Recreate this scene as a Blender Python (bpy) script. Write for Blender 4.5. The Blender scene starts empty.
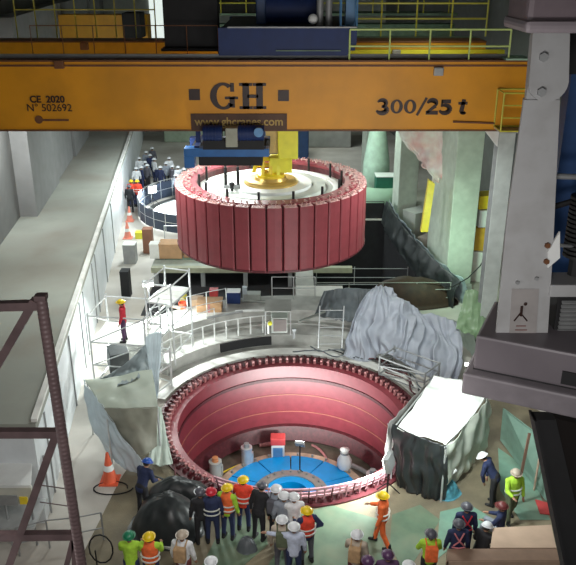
import bpy, bmesh, math, random
from mathutils import Vector, Matrix, noise
random.seed(7)
C = bpy.context.scene.collection
PI = math.pi
V = Vector
# ------------------------------------------------------------------ camera
F = 768.0; CX = 288.0; CY = 282.5; PITCH = math.radians(22.7); CH = 14.2
cam_d = bpy.data.cameras.new('camera'); cam = bpy.data.objects.new('camera', cam_d); C.objects.link(cam)
cam_d.sensor_width = 36; cam_d.lens = F / 576 * 36; cam_d.clip_end = 300; cam_d.clip_start = .1
cam.location = (0, 0, CH); cam.rotation_euler = (PI/2 - PITCH, 0, 0)
bpy.context.scene.camera = cam

def P(px, py, z=None, Y=None):
    """surveyed point: direction through a pixel, at a known height or a known distance"""
    x = (px-CX)/F; v = (CY-py)/F
    d = V((x, math.cos(PITCH)+v*math.sin(PITCH), -math.sin(PITCH)+v*math.cos(PITCH)))
    t = (z-CH)/d.z if z is not None else Y/d.y
    return V((0, 0, CH)) + d*t

# ------------------------------------------------------------------ materials
MATS = {}
def mat(name, col, rough=.6, metal=0., var=.12, scale=3., bump=0., bscale=40., emit=None, es=0., alpha=1., trans=0., dirt=None, dscale=.6, damt=.5):
    if name in MATS: return MATS[name]
    m = bpy.data.materials.new(name); m.use_nodes = True; nt = m.node_tree; N = nt.nodes; L = nt.links
    b = N['Principled BSDF']; b.inputs['Roughness'].default_value = rough; b.inputs['Metallic'].default_value = metal
    tc = N.new('ShaderNodeTexCoord'); no = N.new('ShaderNodeTexNoise'); no.inputs['Scale'].default_value = scale
    no.inputs['Detail'].default_value = 5
    L.new(tc.outputs['Object'], no.inputs['Vector'])
    r = N.new('ShaderNodeValToRGB'); L.new(no.outputs['Fac'], r.inputs['Fac'])
    c0 = [max(0, c*(1-var)) for c in col]; c1 = [min(1, c*(1+var)) for c in col]
    r.color_ramp.elements[0].position = .3; r.color_ramp.elements[0].color = (*c0, 1)
    r.color_ramp.elements[1].position = .7; r.color_ramp.elements[1].color = (*c1, 1)
    out = r.outputs['Color']
    if dirt:
        n2 = N.new('ShaderNodeTexNoise'); n2.inputs['Scale'].default_value = dscale; n2.inputs['Detail'].default_value = 8
        L.new(tc.outputs['Object'], n2.inputs['Vector'])
        r2 = N.new('ShaderNodeValToRGB'); L.new(n2.outputs['Fac'], r2.inputs['Fac'])
        r2.color_ramp.elements[0].position = .45; r2.color_ramp.elements[0].color = (0, 0, 0, 1)
        r2.color_ramp.elements[1].position = .65; r2.color_ramp.elements[1].color = (damt, damt, damt, 1)
        mx = N.new('ShaderNodeMix'); mx.data_type = 'RGBA'
        L.new(r2.outputs['Color'], mx.inputs[0]); L.new(out, mx.inputs[6]); mx.inputs[7].default_value = (*dirt, 1)
        out = mx.outputs[2]
    L.new(out, b.inputs['Base Color'])
    if bump:
        n3 = N.new('ShaderNodeTexNoise'); n3.inputs['Scale'].default_value = bscale
        L.new(tc.outputs['Object'], n3.inputs['Vector'])
        bp = N.new('ShaderNodeBump'); bp.inputs['Strength'].default_value = bump; bp.inputs['Distance'].default_value = .02
        L.new(n3.outputs['Fac'], bp.inputs['Height']); L.new(bp.outputs['Normal'], b.inputs['Normal'])
    if emit:
        b.inputs['Emission Color'].default_value = (*emit, 1); b.inputs['Emission Strength'].default_value = es
    if alpha < 1: b.inputs['Alpha'].default_value = alpha
    if trans: b.inputs['Transmission Weight'].default_value = trans
    MATS[name] = m
    return m
M_floor = mat('floor_lane', (.56, .53, .48), .75, var=.1, scale=.8, dirt=(.33, .29, .24), dscale=.25, damt=.7, bump=.2)
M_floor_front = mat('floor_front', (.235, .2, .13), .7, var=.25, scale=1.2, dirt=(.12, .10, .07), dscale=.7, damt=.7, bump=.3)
M_conc = mat('concrete', (.42, .43, .40), .85, var=.12, scale=1.5, dirt=(.22, .22, .2), dscale=.5, damt=.5, bump=.3)
M_conc_w = mat('pale_concrete', (.74, .74, .70), .8, var=.1, scale=2, dirt=(.45, .44, .4), dscale=1.2, damt=.5, bump=.2)
M_conc_r = mat('ring_concrete', (.50, .50, .47), .8, var=.15, scale=2, dirt=(.26, .26, .24), dscale=.9, damt=.7, bump=.3)
M_conc_d = mat('dark_concrete', (.17, .175, .17), .9, var=.15, scale=1.2, dirt=(.1, .1, .1), damt=.5)
M_conc_m = mat('wall_concrete', (.14, .14, .135), .9, var=.1, scale=1.5)
M_conc_l = mat('pier_concrete', (.20, .20, .195), .85, var=.1, scale=1.5)
M_roof = mat('roof_screed', (.29, .30, .26), .8, var=.1, scale=.7, dirt=(.20, .18, .15), dscale=.35, damt=.7)
M_wallpanel = mat('white_panel', (.74, .78, .80), .5, var=.05, scale=2, dirt=(.5, .54, .56), damt=.4)
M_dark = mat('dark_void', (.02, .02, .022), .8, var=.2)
M_pitfloor = mat('pit_floor', (.14, .105, .08), .7, var=.3, scale=3, dirt=(.06, .05, .04))
M_red = mat('stator_red', (.225, .034, .046), .42, var=.1, scale=4)
M_redd = mat('stator_dark_red', (.085, .013, .018), .5, var=.3, scale=9)
M_pole = mat('pole_red', (.235, .042, .052), .5, var=.1, scale=3)
M_pink = mat('winding_pink', (.45, .19, .19), .5, var=.3, scale=12)
M_pinkw = mat('lattice_pink_white', (.60, .33, .38), .5, var=.25, scale=8)
M_white = mat('white_metal', (.80, .82, .80), .4, var=.05, scale=3)
M_disc = mat('machined_disc', (.60, .63, .58), .35, metal=.25, var=.08, scale=2)
M_discd = mat('machined_disc_dark', (.36, .38, .35), .4, metal=.4, var=.1)
M_gold = mat('brass_flange', (.62, .42, .12), .35, metal=.5, var=.1)
M_yel = mat('hook_yellow', (.80, .60, .03), .45, var=.12, scale=3)
M_yelb = mat('bright_yellow', (.78, .74, .05), .45, var=.08, scale=3)
M_gird = mat('girder_orange', (.76, .31, .004), .5, var=.06, scale=.8, dirt=(.5, .21, .005), dscale=.5, damt=.5)
M_gird2 = mat('girder_yellow_top', (.62, .30, .01), .5, var=.08)
M_brown = mat('brown_edge', (.16, .06, .02), .6, var=.2)
M_letter = mat('letter_black', (.03, .012, .008), .5, var=.2)
M_sign = mat('sign_brown', (.09, .04, .02), .6, var=.2)
M_signy = mat('sign_letters', (.45, .3, .08), .6)
M_rail = mat('rail_yellow', (.55, .5, .06), .45)
M_railg = mat('rail_green_yellow', (.62, .75, .25), .45)
M_deckg = mat('deck_green_grey', (.16, .24, .17), .6, var=.2)
M_blue = mat('trolley_blue', (.004, .022, .11), .6, var=.15)
M_bluel = mat('light_blue', (.10, .26, .48), .45, var=.15)
M_cover = mat('cover_blue', (.0, .34, .82), .4, var=.08)
M_grey = mat('steel_grey', (.33, .34, .34), .5, metal=.3, var=.12)
M_galv = mat('galvanised', (.62, .64, .64), .35, metal=.5, var=.1)
M_black = mat('black_metal', (.008, .008, .009), .7, var=.2)
M_leg = mat('crane_leg_grey', (.43, .435, .435), .45, var=.06, scale=2, dirt=(.25, .24, .23), dscale=2, damt=.4)
M_legp = mat('crane_base_grey', (.15, .132, .145), .45, var=.06, scale=2)
M_truss = mat('painted_steel_mauve', (.20, .14, .14), .45, var=.2, scale=6)
M_tgrey = mat('tarp_lilac_grey', (.36, .385, .44), .55, var=.1, scale=2)
M_tgreen = mat('tarp_green_grey', (.36, .40, .33), .6, var=.08, scale=1.5)
M_tblue = mat('tarp_pale_blue', (.52, .60, .64), .5, var=.08)
M_twhite = mat('tarp_white', (.86, .90, .86), .5, var=.04)
M_tclear = mat('plastic_sheet', (.55, .60, .52), .3, var=.12, scale=2)
M_tblack = mat('tarp_black', (.022, .026, .027), .38, var=.3, scale=3)
M_tdark = mat('tarp_charcoal', (.10, .115, .125), .5, var=.3, scale=2)
M_green = mat('green_sheet', (.13, .20, .13), .6, var=.25, scale=1.5, dirt=(.19, .2, .13), dscale=1.2)
M_greenp = mat('pale_green', (.36, .55, .40), .6, var=.12, scale=1)
M_card = mat('cardboard', (.42, .25, .13), .8, var=.12)
M_wood = mat('plywood', (.58, .42, .31), .7, var=.1, scale=2)
M_woodd = mat('wood_dark', (.17, .10, .07), .7, var=.15)
M_orange = mat('cone_orange', (.72, .12, .05), .6)
M_redtarp = mat('tarp_red', (.55, .06, .06), .55, var=.15)
M_skin = mat('skin', (.35, .19, .12), .6, var=.06)
M_hair = mat('hair', (.02, .015, .012), .7)
M_eye = mat('eye', (.01, .01, .01), .3)
M_warn = mat('rubber_black', (.015, .015, .015), .7)
M_machine = mat('machine_navy', (.02, .06, .17), .5, var=.2)
M_lamp = mat('lamp_white', (1, 1, 1), .4, emit=(.93, 1, .98), es=18)
M_lampsheet = mat('diffuser_glow', (1, 1, 1), .4, emit=(.95, 1, .98), es=5)
CLOTH = {
 'navy': (.02, .03, .085), 'black': (.018, .018, .022), 'orange': (.85, .16, .04), 'redorange': (.82, .07, .035), 'lime': (.40, .68, .05),
 'white': (.72, .74, .76), 'lilac': (.50, .55, .68), 'beige': (.45, .38, .30), 'plum': (.09, .04, .10), 'grey': (.26, .29, .34),
 'teal': (.05, .25, .24), 'green': (.02, .20, .10), 'yellow': (.82, .58, .02), 'red': (.58, .03, .05), 'blue': (.02, .09, .42), 'darkgrey': (.10, .10, .12),
 'olive': (.10, .12, .07), 'tan': (.42, .27, .14), 'maroon': (.16, .04, .04), 'pinkish': (.6, .2, .22)}
def cloth(c): return mat('cloth_'+c, CLOTH[c], .8, var=.15, scale=9, bump=.3, bscale=14)
def helm(c): return mat('helmet_'+c, CLOTH[c], .3, var=.03)

# ------------------------------------------------------------------ builder
OFF = {}
class B:
    def __init__(s): s.bm = bmesh.new()
    def box(s, c, size, rz=0., rx=0., ry=0., bev=0.):
        r = bmesh.ops.create_cube(s.bm, size=1); vs = r['verts']
        m = Matrix.Translation(V(c)) @ Matrix.Rotation(rz, 4, 'Z') @ Matrix.Rotation(ry, 4, 'Y') @ Matrix.Rotation(rx, 4, 'X') @ Matrix.Diagonal((*size, 1))
        bmesh.ops.transform(s.bm, matrix=m, verts=vs)
        if bev:
            es = list({e for v in vs for e in v.link_edges})
            bmesh.ops.bevel(s.bm, geom=es, offset=bev, segments=2, affect='EDGES', profile=.6)
        return s
    def bb(s, x0, x1, y0, y1, z0, z1, bev=0.):
        return s.box(((x0+x1)/2, (y0+y1)/2, (z0+z1)/2), (abs(x1-x0), abs(y1-y0), abs(z1-z0)), bev=bev)
    def tube(s, a, b, r, seg=8, r2=None):
        a = V(a); b = V(b); d = b-a; L = d.length
        if L < 1e-5: return s
        q = d.to_track_quat('Z', 'Y').to_matrix().to_4x4()
        m = Matrix.Translation((a+b)/2) @ q
        bmesh.ops.create_cone(s.bm, cap_ends=True, cap_tris=False, segments=seg, radius1=r, radius2=r if r2 is None else r2, depth=L, matrix=m)
        return s
    def path(s, pts, r, seg=6):
        for a, b in zip(pts[:-1], pts[1:]): s.tube(a, b, r, seg)
        return s
    def sph(s, c, r, sc=(1, 1, 1), seg=12, ring=8):
        m = Matrix.Translation(V(c)) @ Matrix.Diagonal((r*sc[0], r*sc[1], r*sc[2], 1))
        bmesh.ops.create_uvsphere(s.bm, u_segments=seg, v_segments=ring, radius=1, matrix=m); return s
    def lathe(s, prof, c=(0, 0, 0), seg=64, a0=0., a1=2*PI, closed_prof=False):
        full = abs(a1-a0-2*PI) < 1e-6; n = seg if full else seg+1
        rows = []
        for i in range(n):
            a = a0+(a1-a0)*i/seg; ca, sa = math.cos(a), math.sin(a)
            rows.append([s.bm.verts.new((c[0]+r*ca, c[1]+r*sa, c[2]+z)) for r, z in prof])
        m = len(prof)
        for i in range(n if full else n-1):
            A = rows[i]; Bq = rows[(i+1) % n]
            for j in range(m if closed_prof else m-1):
                k = (j+1) % m
                try: s.bm.faces.new((A[j], Bq[j], Bq[k], A[k]))
                except ValueError: pass
        if closed_prof and not full:
            for R_ in (rows[0], rows[-1]):
                try: s.bm.faces.new(R_)
                except ValueError: pass
        return s
    def ring(s, c, r0, r1, z0, z1, seg=64, a0=0., a1=2*PI):
        return s.lathe([(r0, z0), (r1, z0), (r1, z1), (r0, z1)], c, seg, a0, a1, True)
    def disc(s, c, r, z0, z1, seg=48):
        return s.lathe([(0.001, z0), (r, z0), (r, z1), (0.001, z1)], c, seg)
    def prism(s, pts, d):
        """polygon of 3d points extruded by vector d"""
        d = V(d); a = [s.bm.verts.new(p) for p in pts]; b = [s.bm.verts.new(V(p)+d) for p in pts]
        s.bm.faces.new(a[::-1]); s.bm.faces.new(b); n = len(a)
        for i in range(n): s.bm.faces.new((a[i], a[(i+1) % n], b[(i+1) % n], b[i]))
        return s
    def grid(s, rows):
        vs = [[s.bm.verts.new(p) for p in r] for r in rows]
        for i in range(len(rows)-1):
            for j in range(len(rows[0])-1):
                s.bm.faces.new((vs[i][j], vs[i][j+1], vs[i+1][j+1], vs[i+1][j]))
        return s
def obj(name, b, m, parent=None, smooth=False, solid=0.):
    bm = b.bm if isinstance(b, B) else b
    off = V((0, 0, 0)); p = parent
    if parent is not None: off = OFF.get(parent.as_pointer(), V((0, 0, 0)))
    bmesh.ops.recalc_face_normals(bm, faces=bm.faces)
    if off.length: bmesh.ops.translate(bm, vec=-off, verts=bm.verts)
    me = bpy.data.meshes.new(name); bm.to_mesh(me); bm.free()
    o = bpy.data.objects.new(name, me); me.materials.append(m); C.objects.link(o)
    if smooth:
        for f in me.polygons: f.use_smooth = True
        if smooth == 'auto':
            me.set_sharp_from_angle(angle=math.radians(35))
    if parent is not None: o.parent = parent; OFF[o.as_pointer()] = off
    if solid:
        md = o.modifiers.new('thickness', 'SOLIDIFY'); md.thickness = solid; md.offset = 0
    return o
def thing(name, label, cat, loc=(0, 0, 0), group=None):
    o = bpy.data.objects.new(name, None); C.objects.link(o); o.location = loc; o.empty_display_size = .2
    OFF[o.as_pointer()] = V(loc); o['label'] = label; o['category'] = cat
    if group: o['group'] = group
    return o
def tag(o, label, cat, group=None, kind=None):
    o['label'] = label; o['category'] = cat
    if group: o['group'] = group
    if kind: o['kind'] = kind
    return o
def struct(name, b, m, smooth=False):
    o = obj(name, b, m, None, smooth); o['kind'] = 'structure'; return o
def dup(root, loc, rz=0., label=None, group=None):
    r = root.copy(); C.objects.link(r); r.location = loc; r.rotation_euler = (0, 0, rz)
    if label: r['label'] = label
    if group: r['group'] = group
    for ch in list(root.children):
        c = ch.copy(); C.objects.link(c); c.parent = r
        for g in ch.children:
            d = g.copy(); C.objects.link(d); d.parent = c
    return r
def base_mesh(b, name, loc, m, label, cat, group=None, smooth=False, solid=0.):
    """single mesh thing with its origin at its base"""
    bm = b.bm; bmesh.ops.translate(bm, vec=-V(loc), verts=bm.verts)
    o = obj(name, bm, m, None, smooth, solid); o.location = loc
    return tag(o, label, cat, group)
def text_mesh(name, s, size, loc, m, parent, offset=0., ext=.01, rx=PI/2, rz=0., sx=1., label=None):
    cu = bpy.data.curves.new(name, 'FONT'); cu.body = s; cu.size = size; cu.extrude = ext; cu.offset = offset; cu.align_x = 'CENTER'; cu.align_y = 'CENTER'
    t = bpy.data.objects.new(name, cu); C.objects.link(t)
    dg = bpy.context.evaluated_depsgraph_get(); me = bpy.data.meshes.new_from_object(t.evaluated_get(dg))
    bpy.data.objects.remove(t); bpy.data.curves.remove(cu)
    me.transform(Matrix.Translation(V(loc)-OFF.get(parent.as_pointer(), V((0, 0, 0)))) @ Matrix.Rotation(rz, 4, 'Z') @ Matrix.Rotation(rx, 4, 'X') @ Matrix.Diagonal((sx, 1, 1, 1)))
    me.materials.clear(); me.materials.append(m)
    o = bpy.data.objects.new(name, me); C.objects.link(o); o.parent = parent; OFF[o.as_pointer()] = OFF.get(parent.as_pointer(), V((0, 0, 0)))
    return o

def drape(rows, nu=40, nv=30, amp=.05, freq=9., seed=0, vert=True, crumple=.03, cs=2.):
    """cloth surface through a grid of control points with folds running along the rows' cross direction"""
    R_ = len(rows); Cn = len(rows[0])
    def cr(a, b, c, d, t):
        return .5*((2*b)+(c-a)*t+(2*a-5*b+4*c-d)*t*t+(3*b-a-3*c+d)*t**3)
    def samp(lst, t):
        n = len(lst)-1; x = min(max(t*n, 0), n-1e-6); i = int(x); f = x-i
        g = lambda k: lst[min(max(k, 0), n)]
        return cr(g(i-1), g(i), g(i+1), g(i+2), f)
    pts = []
    for i in range(nv+1):
        v = i/nv; row = []
        for j in range(nu+1):
            u = j/nu
            row.append(samp([samp(r, u) for r in rows], v))
        pts.append(row)
    out = []
    for i in range(nv+1):
        row = []
        for j in range(nu+1):
            p = pts[i][j]; a = pts[i][min(j+1, nu)]-pts[i][max(j-1, 0)]; b_ = pts[min(i+1, nv)][j]-pts[max(i-1, 0)][j]
            n = a.cross(b_); n = n.normalized() if n.length > 1e-6 else V((0, -1, 0))
            u = j/nu; v = i/nv
            q_ = noise.noise(V((u*freq*1.7+.8*noise.noise(V((u*5, v*4, seed))), v*1.6+u*2, seed*3.1))); f = amp*(3.2*abs(q_)-.7+.35*math.sin(freq*5*u+3*v))*(0.35+.65*v if vert else 1)
            f += crumple*noise.noise(V((p.x*cs+seed, p.y*cs, p.z*cs*1.0)))*2
            row.append(p+n*f)
        out.append(row)
    return B().grid(out)

UD = V((-.105, .9945, 0))      # the hall's long direction
def along(p, t): return V(p)+UD*t
# ------------------------------------------------------------------ setting
PC = V((.1, 21.9, 0)); R_O = 4.45; R_I = 3.8
P2 = V((-4.6, 45.2, 0)); R2 = 4.2
def fill(loops, z):
    bm = bmesh.new(); es = []
    for lp in loops:
        vs = [bm.verts.new((p[0], p[1], z)) for p in lp]
        for i in range(len(vs)): es.append(bm.edges.new((vs[i], vs[(i+1) % len(vs)])))
    bmesh.ops.triangle_fill(bm, use_beauty=True, use_dissolve=False, edges=es)
    return bm
circ = lambda c, r, n=72: [(c[0]+r*math.cos(2*PI*i/n), c[1]+r*math.sin(2*PI*i/n)) for i in range(n)]
# hatch opening to the right, behind the rotor
HA = [P(322, 262, z=0), P(455, 300, z=0), P(388, 224, z=0), P(322, 224, z=0)]
HA = [V((1.2, 31.5, 0)), V((7.3, 31.2, 0)), V((5.75, 43.5, 0)), V((1.2, 43.5, 0))]
fl = fill([[(-16, 20), (16, 20), (10, 74), (-20, 74)], circ(P2, R2), [(p.x, p.y) for p in HA],
           [(PC.x+(R_O-.05)*math.cos(a), PC.y+(R_O-.05)*math.sin(a)) for a in [math.radians(-20)+i*math.radians(220)/60 for i in range(61)]]] if False else
          [[(-16, 2), (16, 2), (10, 74), (-20, 74)], circ(P2, R2), [(p.x, p.y) for p in HA], circ(PC, R_O-.05)], 0.)
bmesh.ops.reverse_faces(fl, faces=fl.faces)
o = struct('floor', fl, M_floor)
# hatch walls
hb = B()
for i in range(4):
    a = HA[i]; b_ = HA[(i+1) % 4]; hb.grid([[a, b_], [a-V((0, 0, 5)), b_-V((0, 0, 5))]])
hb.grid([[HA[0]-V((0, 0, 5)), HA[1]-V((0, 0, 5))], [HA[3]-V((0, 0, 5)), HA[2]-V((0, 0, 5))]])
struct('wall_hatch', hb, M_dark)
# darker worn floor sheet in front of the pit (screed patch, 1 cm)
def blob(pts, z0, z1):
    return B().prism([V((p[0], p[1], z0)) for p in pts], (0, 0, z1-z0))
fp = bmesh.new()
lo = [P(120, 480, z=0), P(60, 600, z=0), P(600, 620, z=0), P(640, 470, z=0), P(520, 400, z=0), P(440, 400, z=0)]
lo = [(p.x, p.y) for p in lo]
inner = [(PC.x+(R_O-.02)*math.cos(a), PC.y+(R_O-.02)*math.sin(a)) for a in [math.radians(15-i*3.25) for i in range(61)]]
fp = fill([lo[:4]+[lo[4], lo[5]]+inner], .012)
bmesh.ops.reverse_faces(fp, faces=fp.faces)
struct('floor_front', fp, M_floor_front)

# left wall with pilasters
WL = P(38, 219, z=3.1)     # a point of the wall line at the low building's roof
def wl(Y, off=0.): return V((WL.x-.105*(Y-WL.y)+off, Y, 0))
w = B(); w.prism([wl(4, -.8), wl(76, -.8), wl(76, -1.4), wl(4, -1.4)], (0, 0, 16)); struct('wall_left', w, M_conc_m)
pil = []
for k, (Y0_, Y1_) in enumerate(((34.2, 40.2), (40.5, 45.9), (46.2, 52), (52.3, 58), (58.3, 64))):
    p = B(); a = wl(Y0_, -.12*(k % 2)); b_ = wl(Y1_, -.12*(k % 2))
    p.prism([a+V((-.85, 0, 0)), a, b_, b_+V((-.85, 0, 0))], (0, 0, 12))
    o = obj('trim_%d' % (k+1), p, M_conc_l); o['kind'] = 'structure'
# far wall
w = B(); w.bb(-24, 14, 73, 73.5, 0, 18); struct('wall_back', w, M_conc)
# right wall
def wr(Y, off=0.): return V((13.0-.105*(Y-33)+off, Y, 0))
w = B(); w.prism([wr(4), wr(76), wr(76, .6), wr(4, .6)], (0, 0, 16)); struct('wall_right', w, M_conc_m)
w = B(); w.bb(-22, 16, 2, 74, 18, 18.3); struct('ceiling', w, M_conc_d)
# low building on the left: side wall, roof
LBF = P(47, 522, z=0)
def lb(Y, off=0.): return V((LBF.x-.12*(Y-LBF.y)+off, Y, 0))
LH = 3.1
w = B(); w.prism([lb(LBF.y), lb(70), lb(70, -.2), lb(LBF.y, -.2)], (0, 0, LH-.12)); struct('wall_low_building', w, M_wallpanel)
w = B(); w.prism([lb(LBF.y-.05, .0), lb(LBF.y-.004, .0), wl(LBF.y-.004, -.8), wl(LBF.y-.05, -.8)], (0, 0, LH-.12)); struct('wall_low_building_front', w, M_wallpanel)
w = B(); w.prism([lb(LBF.y, .12)+V((0, -.1, 0)), lb(70, .12), wl(70, -.8), wl(LBF.y, -.8)+V((0, -.1, 0))], (0, 0, .24))
bmesh.ops.translate(w.bm, vec=(0, 0, LH-.12), verts=w.bm.verts); struct('ceiling_low_building', w, M_roof)
w = B()
w.prism([lb(LBF.y, .14), lb(70, .14), lb(70, .34-.36), lb(LBF.y, .34-.36)], (0, 0, .1)); bmesh.ops.translate(w.bm, vec=(0, 0, LH+.12), verts=w.bm.verts)
struct('trim_8', w, M_conc_w)
# seams/door edges on the side wall
k = 0
for Y in (18.2, 20.4, 22.9, 25.6, 26.6, 29.5, 30.6, 34.0, 38.0):
    s = B(); a = lb(Y, .0); s.box((a.x+.02, a.y, 1.35), (.05, .06, 2.7), rz=math.radians(6))
    k += 1
    o = struct('trim_%d' % (8+k), s, M_grey)
# pit shaft below the floor
w = B(); w.lathe([(R_O-.05, 0), (R_O-.05, -3.35)], PC, 96); struct('wall_pit', w, M_conc_d)
w = B(); w.ring(PC, 0.9, R_O-.05, -3.4, -3.35, 72); struct('floor_pit', w, M_pitfloor)
w = B(); w.lathe([(.9, -3.4), (.9, -6), (.001, -6)], PC, 36); struct('wall_shaft', w, M_dark)
# concrete terraces round the back of the pit
prof = [(4.5, 0), (4.5, .14), (5.0, .14), (5.0, .03), (5.5, .03), (5.5, .5), (6.3, .55), (6.3, .62), (6.55, .62), (6.55, 1.1), (8.0, 1.1), (8.0, 0)]
w = B(); w.lathe(prof, PC, 96, math.radians(50), math.radians(146), True); struct('trim_18', w, M_conc_r, 'auto')
w = B(); w.ring(PC, 4.52, 5.02, .14, .15, 96, math.radians(20), math.radians(165)); struct('trim_21', w, M_conc_w)
s_ = B(); s_.ring(PC, 5.42, 5.49, .1, .45, 40, math.radians(98), math.radians(120)); struct('trim_22', s_, M_dark)
s_ = B(); s_.bb(-6.4, .3, 30.2, 37.6, .0, .012); struct('floor_shade_strip', s_, M_dark)  # dark strip laid on the floor, standing in for shade behind the terrace
# second pit far away
w = B(); w.lathe([(R2, 0), (R2, -2.5), (.001, -2.5)], P2, 64); struct('wall_far_pit', w, M_conc_d)

# ------------------------------------------------------------------ generator stator in the pit
st = thing('generator_stator', 'large round dark red generator stator sunk in the floor pit, ringed by workers', 'stator', (PC.x, PC.y, 0))
RI = R_I
obj('inner_wall', B().lathe([(RI+.06, -2.75), (RI+.06, -.08), (RI, -.08), (RI, -2.75)], PC, 128, closed_prof=True), M_red, st, 'auto')
obj('outer_shell', B().lathe([(R_O-.02, .02), (R_O-.02, -2.9), (R_O-.08, -2.9), (R_O-.08, .02)], PC, 128, closed_prof=True), M_redd, st, 'auto')
obj('top_flange', B().ring(PC, RI+.25, R_O+.03, .02, .07, 128), M_redd, st)
obj('inner_lip', B().ring(PC, RI-.04, RI+.25, -.1, .02, 128), M_red, st)
obj('rim_band', B().ring(PC, RI-.035, RI, -.62, -.5, 128), M_redd, st)
for z in (-1.25, -2.0):
    obj('seam_line', B().ring(PC, RI-.022, RI, z, z+.03, 128), mat('seam_tan', (.40, .14, .10), .4), st)
obj('lower_flange', B().lathe([(RI, -2.55), (RI-.12, -2.6), (RI-.35, -3.1), (RI-.25, -3.2), (RI+.1, -2.8)], PC, 128, closed_prof=True), M_redd, st, 'auto')
# winding ends standing on the flange (96)
wb = B(); wb.box((0, 0, .0), (.30, .10, .14), bev=.01); wb.box((.08, .03, .11), (.10, .05, .10)); wb.box((.0, -.03, .10), (.06, .05, .09)); wb.box((-.12, 0, .07), (.05, .12, .04)); wb.tube((.12, -.1, .08), (.12, .12, .12), .014, 5)
first = None
for i in range(96):
    a = 2*PI*i/96
    if first is None:
        first = obj('winding_end', wb, M_redd, None); o = first; o.parent = st
    else:
        o = first.copy(); C.objects.link(o); o.parent = st
    o.location = ((RI+.42)*math.cos(a), (RI+.42)*math.sin(a), .10); o.rotation_euler = (0, 0, a+random.uniform(-.05, .05))
    o.scale = (random.uniform(.6, 1.1), random.uniform(.5, 1), random.uniform(.35, .95))
first = None
wb = B(); wb.box((0, 0, 0), (.07, .09, .26), bev=.01); wb.box((0.08, 0, .08), (.1, .05, .05))
for i in range(96):
    a = 2*PI*(i+.5)/96
    if first is None: first = obj('connection_lug', wb, M_pink, None); o = first; o.parent = st
    else: o = first.copy(); C.objects.link(o); o.parent = st
    o.location = ((RI+.24)*math.cos(a), (RI+.24)*math.sin(a), .1); o.rotation_euler = (0, random.uniform(-.2, .2), a)
# pink and white ring bus on the near side
for k, (rr, z) in enumerate(((4.30, .26), (4.36, .42), (4.42, .60))):
    obj('bus_ring', B().lathe([(rr-.025, z), (rr+.025, z), (rr+.025, z+.06), (rr-.025, z+.06)], PC, 60, math.radians(-120), math.radians(-15), True), M_pinkw, st)
for i in range(36):
    a = math.radians(-119+i*2.95); q = V((math.cos(a), math.sin(a), 0))
    o = obj('bus_strut', B().tube(PC+q*4.28+V((0, 0, .05)), PC+q*4.43+V((0, 0, .66)), .022, 5), M_pinkw if i % 3 else M_redd, st)

# turbine cover
tc = thing('turbine_cover', 'bright blue ring-shaped turbine cover at the bottom of the red pit', 'cover', (PC.x, PC.y, -3.35))
for i in range(12):
    g = .012; a0 = 2*PI*i/12+g; a1 = 2*PI*(i+1)/12-g
    obj('cover_panel', B().lathe([(1.35, -3.35), (2.5, -3.35), (2.5, -3.15), (1.35, -3.0)], PC, 10, a0, a1, True), M_cover, tc)
obj('outer_rim', B().ring(PC, 2.52, 2.85, -3.35, -3.24, 72), mat('rim_buff', (.5, .36, .26), .5, var=.25), tc)
for i in range(30):
    a = 2*PI*i/30; obj('rim_stud', B().tube(PC+V((2.68*math.cos(a), 2.68*math.sin(a), -3.24)), PC+V((2.68*math.cos(a), 2.68*math.sin(a), -3.14)), .05, 6), M_grey, tc)
obj('bolt_flange', B().lathe([(.9, -3.35), (1.35, -3.35), (1.35, -2.95), (1.0, -2.85), (.9, -2.85)], PC, 48, closed_prof=True), M_discd, tc, 'auto')
obj('hub_ring', B().ring(PC, .6, .9, -3.2, -2.9, 48), M_cover, tc)
for i in range(24):
    a = 2*PI*i/24; obj('bolt', B().tube(PC+V((1.15*math.cos(a), 1.15*math.sin(a), -2.95)), PC+V((1.15*math.cos(a), 1.15*math.sin(a), -2.8)), .05, 6), M_grey, tc)
ZP = -3.35
def pitp(px, py): return P(px, py, z=ZP)
# pedestals on the pit floor
def pedestal(px, py, label, m, topm, h=.75, r=.22):
    p = pitp(px, py); t = thing('servo_pedestal', label, 'pedestal', p)
    obj('body', B().lathe([(.001, 0), (r*1.1, 0), (r*1.1, .06), (r, .1), (r, h-.1), (r*1.08, h-.08), (r*1.08, h), (.001, h)], p, 20), m, t, 'auto')
    obj('cap', B().lathe([(.001, h), (r*.55, h), (r*.5, h+.16), (.001, h+.18)], p, 16), topm, t, 'auto')
    obj('bracket', B().box(p+V((r, 0, h*.5)), (.1, .16, .4), bev=.01), m, t)
pedestal(216, 478, 'grey round pedestal with orange cap at the left edge of the pit bottom', M_conc, mat('cap_orange', (.6, .25, .1)), .75)
pedestal(247, 466, 'silver wrapped pedestal behind the blue turbine cover, left of centre', M_galv, M_grey, .85, .2)
pedestal(372, 487, 'pale grey pedestal at the right of the blue turbine cover', M_galv, M_grey, .6, .22)
p = pitp(278, 458)
t = thing('valve_cabinet', 'red topped white cabinet behind the blue turbine cover', 'cabinet', p)
obj('body', B().box(p+V((0, 0, .35)), (.5, .4, .7), bev=.03), M_white, t); obj('red_lid', B().box(p+V((0, 0, .85)), (.56, .44, .3), bev=.04), M_redtarp, t); obj('door', B().box(p+V((0, -.21, .35)), (.36, .02, .5)), M_bluel, t)
p = pitp(344, 472)
t = thing('wrapped_valve', 'white plastic wrapped valve standing right of the blue cover', 'valve', p)
obj('sack', B().lathe([(.001, 0), (.1, 0), (.27, .3), (.27, .55), (.14, .8), (.1, .9), (.18, 1.0), (.001, 1.05)], p, 14), M_white, t, True)
obj('collar', B().ring(p, .12, .16, .82, .88, 14), M_grey, t)
obj('flange', B().disc(p, .3, 0, .05, 14), M_grey, t)
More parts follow.
